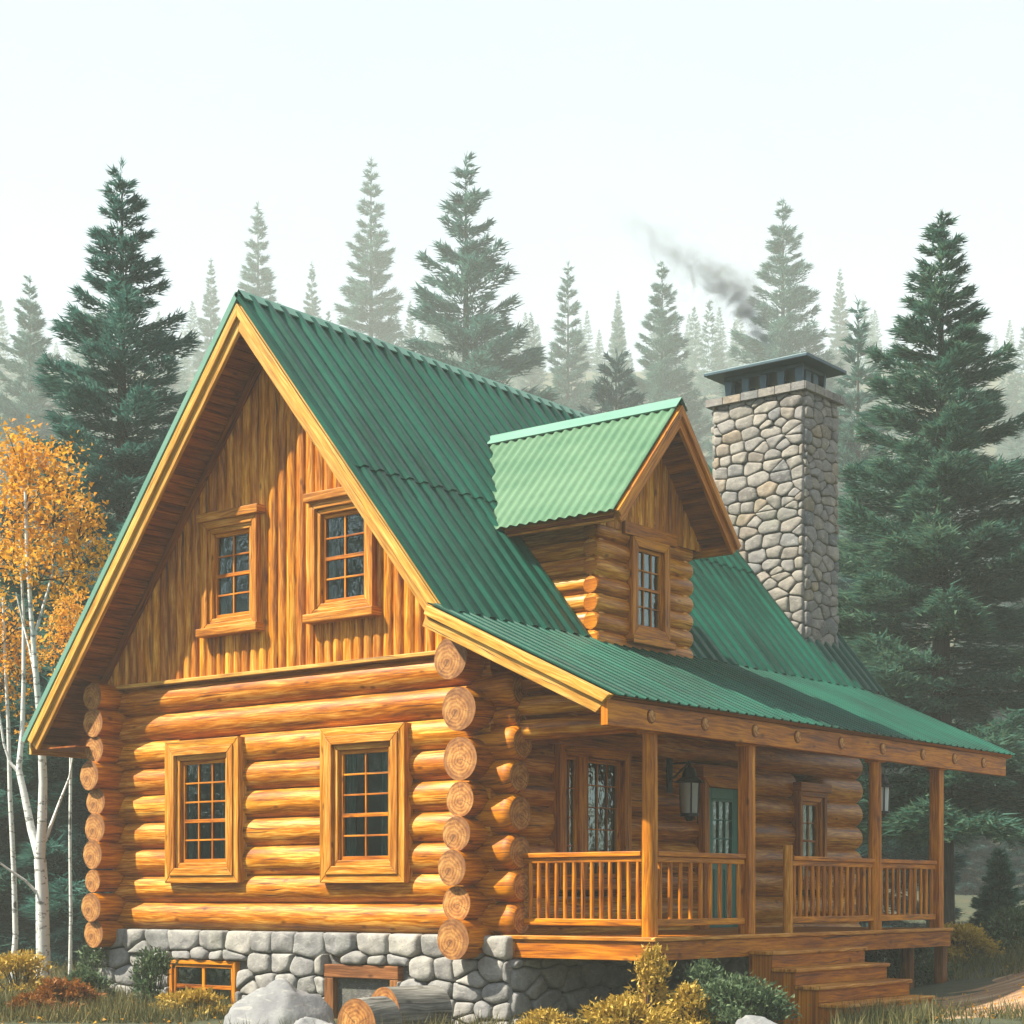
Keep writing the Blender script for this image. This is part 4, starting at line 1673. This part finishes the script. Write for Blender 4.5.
# understory that closes the view low down
LOW = 'dark spruces low in the forest'
plant_spruce('E', 14, 500, 43, 'dark teal spruce behind the golden birch at the left edge', 1.1, LOW)
plant_spruce('E', 70, 470, 47, 'dark teal spruce between the birch and the left eave', 1.1, LOW)
plant_spruce('E', -30, 560, 37, 'dark teal spruce cut off by the left edge of the view', 1.0, LOW)
plant_spruce('E', 96, 600, 35, 'dark teal young spruce close behind the left log ends', .9, LOW)
plant_spruce('E', 862, 520, 47, 'dark spruce seen through the porch between the last posts', 1.15, LOW)
plant_spruce('E', 1030, 520, 110, 'hazy blue spruce low at the right edge', 1.15, LOW)
plant_spruce('E', 985, 640, 95, 'pale blue spruce low between the porch eave and right edge', 1.1, LOW)
plant_spruce('E', 965, 725, 74, 'misty bushy spruce far behind the last porch post', 1.2, LOW)
plant_spruce('E', 1036, 735, 66, 'misty bushy spruce behind the young spruce at the right edge', 1.2, LOW)
plant_spruce('E', 915, 735, 84, 'misty bushy spruce seen between the last two porch posts', 1.2, LOW)
plant_spruce('F', 1000, 852, 29.5, 'small young dark spruce standing in the grass at the right edge', 1.0, 'young spruce beside the path')


# ---- birches
def leaf_cloud(r, centers, n, spread, size):
    P, T = [], []
    idx = r.integers(0, len(centers), n)
    C = np.asarray(centers)[idx]
    P = C + r.normal(size=(n, 3)) * spread
    D = r.normal(size=(n, 3)) + np.array([0, 0, -.2])
    L = size * (.6 + .8 * r.random(n))
    return blades(P, D, L, L * .75, r)


def birch(u, d, label, stems, leaf_pts, nleaf, spread, size, seed):
    """stems: list of polylines [(right, z, depth, radius)...] in metres from the foot"""
    x0, y0 = spot(u, d)
    g = ground_z(x0, y0)
    t = thing('birch_tree', (x0, y0, g), label, 'birch', 'birches beside the cabin')

    def pt(q):
        return Vector((q[0] * CA - q[2] * SA, q[0] * SA + q[2] * CA, q[1]))
    m = MB()
    for st in stems:
        for a, b in zip(st, st[1:]):
            m.log(pt(a), pt(b), a[3], b[3], 12, 0, 0, .05, seg=.25, caps=(False, False))
    m.build('trunk', ['birch'], t)
    r = np.random.default_rng(seed)
    cs = []
    tw = MB()
    for (a, b, n) in leaf_pts:
        for _ in range(n):
            c = Vector((a[0], a[2], a[1])) + Vector((r.normal() * b[0], r.normal() * b[0], r.normal() * b[1]))
            q = pt((c[0], c[2], c[1]))
            cs.append(tuple(q))
            near = pt((a[0], a[1] - b[1] * .9, a[2]))
            tw.log(near, q, .012, .004, 4, wob=.0, seg=9, caps=(False, False))
    tw.build('twigs', ['bark'], t)
    tris = leaf_cloud(r, cs, nleaf, spread, size)
    tris_obj('foliage', tris, 'gold', t)


def px(u, y, d, u0):
    """photo-scale helper: metres right of / above the foot"""
    return ((u - u0) / 1797 * d, 0)


K = 26.0 / 1797       # metres per picture pixel at the birches


def stem(pts, u0, y0, dep=0):
    return [((u - u0) * K, (y0 - y) * K, dep + dd, rr) for (u, y, rr, dd) in pts]


U0, Y0 = 44, 1002
main_stems = [
    stem([(44, 1008, .115, 0), (43, 960, .10, 0), (42, 900, .092, 0), (40, 868, .088, 0)], U0, Y0),
    stem([(40, 870, .075, 0), (44, 830, .066, -.1), (45, 790, .06, -.1), (44, 740, .052, -.15), (40, 690, .042, -.2), (36, 640, .034, -.2), (31, 570, .028, -.2), (29, 500, .02, -.2)], U0, Y0),
    stem([(40, 868, .07, 0), (30, 840, .06, .1), (22, 805, .052, .15), (15, 778, .045, .2), (17, 730, .034, .3), (18, 690, .03, .3), (16, 620, .022, .4), (12, 540, .014, .4)], U0, Y0),
    stem([(15, 780, .03, .2), (6, 770, .022, .2), (0, 752, .018, .2), (-8, 700, .014, .2)], U0, Y0),
    stem([(46, 850, .028, -.05), (58, 810, .02, .1), (66, 785, .015, .2), (70, 760, .01, .2)], U0, Y0),
    stem([(40, 905, .028, 0), (28, 890, .02, -.1), (12, 878, .016, -.2), (0, 868, .013, -.3), (-14, 862, .01, -.3)], U0, Y0),
    stem([(36, 655, .026, -.2), (44, 620, .02, -.1), (52, 585, .016, 0), (56, 540, .012, 0)], U0, Y0),
    stem([(40, 695, .022, -.2), (30, 660, .016, 0), (22, 635, .012, .1), (14, 600, .01, .1)], U0, Y0),
]


def lp(u, y, ru, ry, n):
    return (((u - U0) * K, (Y0 - y) * K, random.uniform(-.5, .3)), (ru * K, ry * K), n)


birch(U0, 26.0, 'white trunked birch with golden leaves forking beside the left log ends', main_stems,
      [lp(25, 500, 26, 22, 15), (lp(60, 520, 18, 20, 11)), lp(10, 555, 22, 24, 12), lp(70, 560, 15, 18, 10), lp(45, 580, 24, 14, 11), lp(20, 470, 16, 10, 7), lp(8, 480, 14, 16, 8), lp(48, 478, 10, 12, 5), lp(84, 545, 8, 12, 5)],
      4800, .15, .066, 4)
U0b = 12
b2 = [stem([(12, 985, .05, 0), (16, 930, .045, 0), (14, 860, .04, 0), (10, 780, .036, 0), (8, 700, .03, 0), (4, 620, .024, 0), (2, 560, .015, 0)], 12, 985)]
U0 = 12
birch(12, 28.5, 'thin grey stemmed birch with rust gold leaves at the left edge', b2,
      [(((2 - 12) * K, (985 - 640) * K, 0), (16 * K, 22 * K), 9), (((-6 - 12) * K, (985 - 600) * K, 0), (18 * K, 20 * K), 9), (((16 - 12) * K, (985 - 630) * K, .1), (10 * K, 16 * K), 6)],
      1500, .15, .066, 6)
b3 = [stem([(70, 968, .034, 0), (71, 900, .03, 0), (70, 800, .028, 0), (71, 700, .024, 0), (70, 620, .02, 0), (72, 540, .012, 0)], 70, 968)]
birch(70, 30.5, 'very thin birch sapling with golden top close behind the left eave', b3,
      [(((72 - 70) * K, (968 - 560) * K, 0), (14 * K, 22 * K), 10), (((90 - 70) * K, (968 - 600) * K, 0), (10 * K, 20 * K), 6)],
      1800, .155, .07, 8)


# ---------------------------------------------------------------- shrubs, grass, rocks, logs
def bush(name, u, d, w, h, mat, label, n, size, seed, cat='bush', cone=False, zoff=0, depth=None):
    x, y = spot(u, d)
    g = ground_z(x, y)
    t = thing(name, (x, y, g), label, cat)
    r = np.random.default_rng(seed)
    depth = depth or w * .7
    cs = []
    m = MB()
    for i in range(34):
        if cone:
            z = r.random() ** 1.3
            rad = (1 - z) * .9 + .05
        else:
            z = r.random() ** .8
            rad = math.sqrt(max(0, 1 - z * z))
        a = r.random() * 6.28
        q = rad * math.sqrt(r.random())
        rr, ff = math.cos(a) * q * w / 2, math.sin(a) * q * depth / 2
        c = (rr * CA - ff * SA, rr * SA + ff * CA, max(.05, z * h * .92))
        cs.append(c)
        m.log((c[0] * .15, c[1] * .15, -.05), c, .012, .004, 5, wob=0, seg=9, caps=(False, False))
    m.build('stems', ['bark'], t)
    idx = r.integers(0, len(cs), n)
    C = np.asarray(cs)[idx]
    P = C + r.normal(size=(n, 3)) * np.array([w * .07, w * .07, h * .07])
    P[:, 2] = np.maximum(P[:, 2], .0)
    D = P - np.array([0, 0, h * .2])
    D = D / (np.linalg.norm(D, axis=1, keepdims=True) + 1e-6) + r.normal(size=(n, 3)) * .7
    L = size * (.6 + .8 * r.random(n))
    A = blades(P, D, L, L * .5, r)
    tris_obj('foliage', A, mat, t)
    return t


bush('golden_shrub', 652, 18.65, .75, .95, 'yellowbush', 'upright golden yellow shrub at the porch corner post', 3600, .055, 1, cone=True)
bush('golden_bush', 628, 18.3, 1.0, .45, 'yellowbush', 'low golden bush spreading at the foot of the upright yellow shrub', 3600, .055, 2)
bush('ochre_bush', 690, 18.5, .6, .55, 'yellowbush', 'ochre bush under the porch deck right of the corner post', 2000, .05, 3)
bush('flower_patch', 548, 19.0, .75, .26, 'yellowbush', 'small ochre plants at the base of the shaded foundation', 1400, .045, 4, 'plant')
bush('green_bush', 738, 18.5, 1.15, .62, 'greenbush', 'rounded grey green bush on the left of the stairs', 6000, .05, 5)
bush('green_bush', 705, 19.2, .8, .75, 'greenbush', 'dark green bush behind the rounded bush under the deck', 3200, .05, 6)
bush('rust_bush', 62, 22.3, .85, .36, 'redbush', 'rust orange low bush at the foot of the birch', 2600, .06, 7)
bush('rust_bush', 30, 21.7, .6, .22, 'redbush', 'smaller rust bush nearest the lower left edge', 1500, .055, 8)
bush('green_bush', 152, 22.5, .6, .78, 'greenbush', 'green shrub climbing the stone left of the basement window', 1700, .06, 9)
bush('green_bush', 100, 24.6, .8, .85, 'greenbush', 'green bush behind the left corner of the foundation', 2600, .06, 10)
bush('ochre_bush', 195, 21.9, 1.0, .30, 'yellowbush', 'ochre low bush under the basement window', 2600, .06, 11)
bush('pale_bush', 20, 24.2, 1.0, .6, 'yellowbush', 'pale yellow shrub at the left edge behind the birch trunk', 3000, .06, 12)
bush('green_bush', 85, 23.2, .7, .42, 'greenbush', 'low pale green bush between the birch and the foundation', 2200, .055, 13)
bush('green_bush', 905, 25.5, 1.3, .75, 'greenbush', 'dark green bush under the far end of the porch deck', 3800, .07, 14)
bush('ochre_bush', 962, 27.5, 1.0, .55, 'yellowbush', 'olive yellow bush beside the far porch support post', 3600, .07, 15)
bush('green_bush', 1010, 28.5, 1.3, .6, 'greenbush', 'low green bush under the small young spruce', 3400, .07, 16)


def grass_patch(name, label, areas, seed, hmin, hmax):
    """areas: (u0, u1, d0, d1, n)"""
    r = np.random.default_rng(seed)
    out = []
    for (u0, u1, d0, d1, n) in areas:
        d = d0 + (d1 - d0) * r.random(n)
        u = u0 + (u1 - u0) * r.random(n)
        P = []
        for uu, dd in zip(u, d):
            x, y = spot(uu, dd)
            if -6.9 < x < .55 and y > -.1:
                continue
            if .3 < x < 3.5 and .1 < y < 7.4:
                continue
            rr_, ff_ = (uu - 512) / 1797 * dd, dd
            if rr_ > 4.2 and any(math.hypot(rr_ - a_ - .1, ff_ - b_ + .15) < 1.15 for (a_, b_) in ((4.6, 20.9), (5.1, 21.2), (5.6, 21.6), (6.2, 22.1), (6.8, 22.6), (7.5, 23.3), (8.2, 24.0), (9.3, 25.2))):
                continue
            c = mnoise.noise(Vector((x * 1.3, y * 1.3, 5)))
            if c < -.25:
                continue
            P.append((x, y, ground_z(x, y) - .02))
        P = np.array(P)
        k = len(P)
        D = np.stack([r.normal(size=k) * .35, r.normal(size=k) * .35, np.ones(k)], axis=1)
        L = hmin + (hmax - hmin) * r.random(k) ** 1.6
        out.append(blades(P, D, L, .010 + .012 * r.random(k), r))
    o = tris_obj(name, np.concatenate(out), 'grass')
    tag(o, None, None, None, 'stuff')
    o['label'] = label
    return o


grass_patch('grass', 'dry green and ochre grass around the cabin', [(-40, 240, 20.8, 24.5, 9000), (-60, 110, 24.5, 34, 6000), (225, 700, 18.5, 20.4, 2500),
                                                                      (860, 1080, 22.5, 32, 9000), (900, 1120, 32, 48, 5000), (830, 960, 18.6, 20.0, 900), (930, 1060, 20.3, 22.0, 700), (840, 1090, 18.4, 20.0, 1500)], 3, .10, .34)


def litter():
    r = np.random.default_rng(12)
    P = []
    while len(P) < 800:
        d = 18.4 + 7 * r.random()
        u = r.uniform(-20, 1060)
        x, y = spot(u, d)
        if (-6.9 < x < .6 and y > -.1) or (.3 < x < 3.6 and .1 < y < 7.4):
            continue
        P.append((x, y, ground_z(x, y) + .02 + .05 * r.random()))
    P = np.array(P)
    k = len(P)
    D = np.stack([r.normal(size=k), r.normal(size=k), r.normal(size=k) * .25], axis=1)
    L = .02 + .03 * r.random(k)
    o = tris_obj('fallen_leaves', blades(P, D, L, L * .8, r), 'gold')
    o['kind'] = 'stuff'
    o['label'] = 'fallen golden leaves on the ground'


litter()


def rock(name, u, d, w, h, dp, label, seed, mat='boulder', sink=.25):
    x, y = spot(u, d)
    g = ground_z(x, y)
    import bmesh
    bm = bmesh.new()
    bmesh.ops.create_icosphere(bm, subdivisions=5, radius=1)
    off = Vector((seed * 3.7, seed * 1.3, 0))
    for v in bm.verts:
        p = v.co.copy()
        f = 1 + .19 * mnoise.noise(p * 1.1 + off) + .12 * mnoise.noise(p * 2.6 + off) + .04 * mnoise.noise(p * 7 + off)
        # planar facets
        for k in range(7):
            rr = random.Random(seed * 31 + k)
            nn = Vector((rr.uniform(-1, 1), rr.uniform(-1, 1), rr.uniform(-.3, 1))).normalized()
            lim = rr.uniform(.68, .9)
            q = (p * f).dot(nn)
            if q > lim:
                f *= 1 - (q - lim) / q * .8
        v.co = p * f
    zs = max(v.co.z for v in bm.verts)
    for v in bm.verts:
        v.co = Vector((v.co.x * w / 2, v.co.y * dp / 2, v.co.z / zs * (h + sink) if v.co.z > 0 else v.co.z * .3))
        v.co.z -= sink
    me = bpy.data.meshes.new(name)
    bm.to_mesh(me)
    bm.free()
    for p in me.polygons:
        p.use_smooth = True
    me.materials.append(W[mat])
    o = bpy.data.objects.new(name, me)
    COL.objects.link(o)
    o.location = (x, y, g)
    o.rotation_euler = (0, 0, YAW)
    return tag(o, label, 'boulder')


rock('boulder', 277, 19.6, 1.5, .62, .95, 'large peaked grey boulder in front of the stone foundation', 2)
rock('boulder', 312, 18.8, .8, .26, .55, 'smaller pale boulder in front of the peaked grey boulder', 5)
rock('boulder', 758, 17.9, .72, .27, .5, 'pale rounded boulder in front of the grey green bush', 8)


def cut_log(u, d, z, r, L, ang, label):
    x, y = spot(u, d)
    g = ground_z(x, y)
    m = MB()
    m.log((L, 0, 0), (0, 0, 0), r * 1.02, r, 28, 0, 1, .05, seg=.2)
    o = m.build('cut_log', ['bark_log', 'end'])
    o.location = (x, y, g + z)
    o.rotation_euler = (0, 0, YAW + ang)
    return tag(o, label, 'log', 'cut logs in front of the foundation')


cut_log(384, 19.9, .20, .30, .72, R(40), 'grey barked cut log lying behind the shorter log, pale end facing left')
cut_log(356, 19.1, .15, .28, .42, R(52), 'short cut log in front, its round sawn end facing the lower left')


# ---------------------------------------------------------------- smoke
def outward(o):
    import bmesh
    bm = bmesh.new()
    bm.from_mesh(o.data)
    bmesh.ops.remove_doubles(bm, verts=bm.verts, dist=1e-4)
    bmesh.ops.recalc_face_normals(bm, faces=bm.faces)
    bm.to_mesh(o.data)
    bm.free()


def smoke():
    path = [(772, 358, .13), (770, 354, .14), (764, 343, .15), (757, 328, .18), (748, 312, .26), (738, 296, .38), (722, 280, .50), (703, 266, .50), (684, 256, .44), (664, 243, .42), (640, 222, .44), (612, 200, .42), (585, 185, .3)]
    d = 28.3
    m = MB()
    rows, uvs = [], []
    for i, (u, yy, r) in enumerate(path):
        x, y = spot(u, d)
        c = Vector((x, y, CZ + (895 - yy) / 1797 * d))
        j = min(i + 1, len(path) - 1)
        k = max(i - 1, 0)
        du, dz = path[j][0] - path[k][0], path[k][1] - path[j][1]
        t = Vector((du * CA, du * SA, dz)).normalized()
        e1 = Vector((-SA, CA, 0))
        e2 = t.cross(e1).normalized()
        rows.append([c + (e1 * math.cos(a * math.pi / 8) + e2 * math.sin(a * math.pi / 8)) * r * (.002 if i in (0, len(path) - 1) else 1.45) for a in range(16)])
        uvs.append([(i / len(path), a / 16) for a in range(16)])
    m.grid(rows, uvs, 0, True, True, True)
    mat = bpy.data.materials.new('smoke_volume')
    mat.use_nodes = True
    t = NT(mat.node_tree)
    for n in list(mat.node_tree.nodes):
        mat.node_tree.nodes.remove(n)
    out = t.n('ShaderNodeOutputMaterial')
    pv = t.n('ShaderNodeVolumePrincipled')
    pv.inputs['Color'].default_value = (.36, .39, .39, 1)
    tc = t.n('ShaderNodeTexCoord')
    pos = tc.outputs['Object']
    nz = t.noise(pos, 2.3, 7, .62, 1.4)
    sp = t.n('ShaderNodeSeparateXYZ')
    t.l(pos, sp.inputs[0])
    right = t.math('ADD', t.math('MULTIPLY', sp.outputs[0], CA), t.math('MULTIPLY', sp.outputs[1], SA))
    depth = t.math('ADD', t.math('MULTIPLY', sp.outputs[0], -SA), t.math('MULTIPLY', sp.outputs[1], CA))
    za, zb = CZ + (895 - path[0][1]) / 1797 * d, CZ + (895 - path[-1][1]) / 1797 * d
    r0 = CX * CA + CY * SA
    f0 = -CX * SA + CY * CA + d
    ts = t.math('DIVIDE', t.math('SUBTRACT', sp.outputs[2], za), zb - za, clamp=True)
    lo, hi = (path[-1][0] - 512) / 1797 * d + r0, (path[0][0] - 512) / 1797 * d + r0
    cv, rv = [], []
    for (u, yy, r) in path:
        tt = (CZ + (895 - yy) / 1797 * d - za) / (zb - za)
        c = ((u - 512) / 1797 * d + r0 - lo) / (hi - lo)
        cv.append((tt, (c, c, c)))
        rv.append((tt, (r, r, r)))
    rc = t.math('ADD', t.math('MULTIPLY', t.ramp(ts, cv), hi - lo), lo)
    rad = t.math('MULTIPLY', t.ramp(ts, rv), 1.5)
    wob = t.math('MULTIPLY', t.math('SUBTRACT', t.noise(pos, 1.4, 3), .5), .9)
    dx = t.math('DIVIDE', t.math('ADD', t.math('SUBTRACT', right, rc), t.math('MULTIPLY', wob, ts)), rad)
    dy = t.math('DIVIDE', t.math('SUBTRACT', depth, f0), t.math('MULTIPLY', rad, .75))
    q = t.math('SUBTRACT', 1.0, t.math('SQRT', t.math('ADD', t.math('MULTIPLY', dx, dx), t.math('MULTIPLY', dy, dy))), clamp=True)
    fade = t.ramp(ts, [(0, (2.4, 2.4, 2.4)), (.14, (1.5, 1.5, 1.5)), (.32, (.6, .6, .6)), (.5, (.26, .26, .26)), (.75, (.07, .07, .07)), (1, (0, 0, 0))])
    den = t.math('MULTIPLY', t.math('MULTIPLY', t.math('SUBTRACT', nz, t.math('SUBTRACT', .60, t.math('MULTIPLY', q, .30)), clamp=True), 46.0), fade)
    t.l(den, pv.inputs['Density'])
    t.l(pv.outputs[0], out.inputs['Volume'])
    o = m.build('smoke', [mat])
    outward(o)
    tag(o, None, None, None, 'stuff')
    o['label'] = 'thin dark smoke drifting left from the chimney cap'


smoke()


# ---------------------------------------------------------------- haze
def haze():
    m = MB()
    m.box(-460, 170, -75, 440, -3, 160)
    mat = bpy.data.materials.new('haze_volume')
    mat.use_nodes = True
    t = NT(mat.node_tree)
    for n in list(mat.node_tree.nodes):
        mat.node_tree.nodes.remove(n)
    out = t.n('ShaderNodeOutputMaterial')
    pv = t.n('ShaderNodeVolumePrincipled')
    pv.inputs['Color'].default_value = (.83, .90, .865, 1)
    pv.inputs['Density'].default_value = .0016
    t.l(pv.outputs[0], out.inputs['Volume'])
    o = m.build('haze', [mat])
    outward(o)
    o['kind'] = 'stuff'


haze()

# ---------------------------------------------------------------- light
SUN = Vector((-.85, -1.0, 1.53)).normalized()
el = math.asin(SUN.z)
az = math.atan2(SUN.x, SUN.y)         # from +Y towards +X
sd = bpy.data.lights.new('sun', 'SUN')
sd.energy = 5.0
sd.angle = R(.8)
sd.color = (1.0, .91, .75)
so = bpy.data.objects.new('sun', sd)
COL.objects.link(so)
so.rotation_euler = SUN.to_track_quat('Z', 'Y').to_euler()
so.location = (-20, -20, 30)

wd = bpy.data.worlds.new('World')
sc.world = wd
wd.use_nodes = True
t = NT(wd.node_tree)
bg = wd.node_tree.nodes['Background']
outw = wd.node_tree.nodes['World Output']
sky = t.n('ShaderNodeTexSky', sky_type='NISHITA')
sky.sun_disc = False
sky.sun_elevation = el
sky.sun_rotation = az
sky.dust_density = 1
t.l(sky.outputs[0], bg.inputs[0])
bg.inputs[1].default_value = .05
bg2 = t.n('ShaderNodeBackground')
bg2.inputs[0].default_value = (1.0, .95, .84, 1)
bg2.inputs[1].default_value = .135
tcw = t.n('ShaderNodeTexCoord').outputs['Generated']
t.l(t.ramp(t.noise(t.mapping(tcw, (1, 1, 2.5)), 2.2, 6, .6, .4), [(.35, (.84, .84, .80)), (.62, (1.0, .96, .87))]), bg2.inputs[0])
ad = t.n('ShaderNodeAddShader')
t.l(bg.outputs[0], ad.inputs[0])
t.l(bg2.outputs[0], ad.inputs[1])
t.l(ad.outputs[0], outw.inputs[0])

sc.view_settings.view_transform = 'Standard'
sc.view_settings.look = 'None'
sc.view_settings.exposure = 1.6
sc.view_settings.gamma = 1
sc.render.engine = 'CYCLES'
sc.cycles.use_denoising = True
sc.cycles.max_bounces = 8
sc.cycles.transparent_max_bounces = 16
sc.cycles.volume_bounces = 1
sc.cycles.volume_step_rate = 1
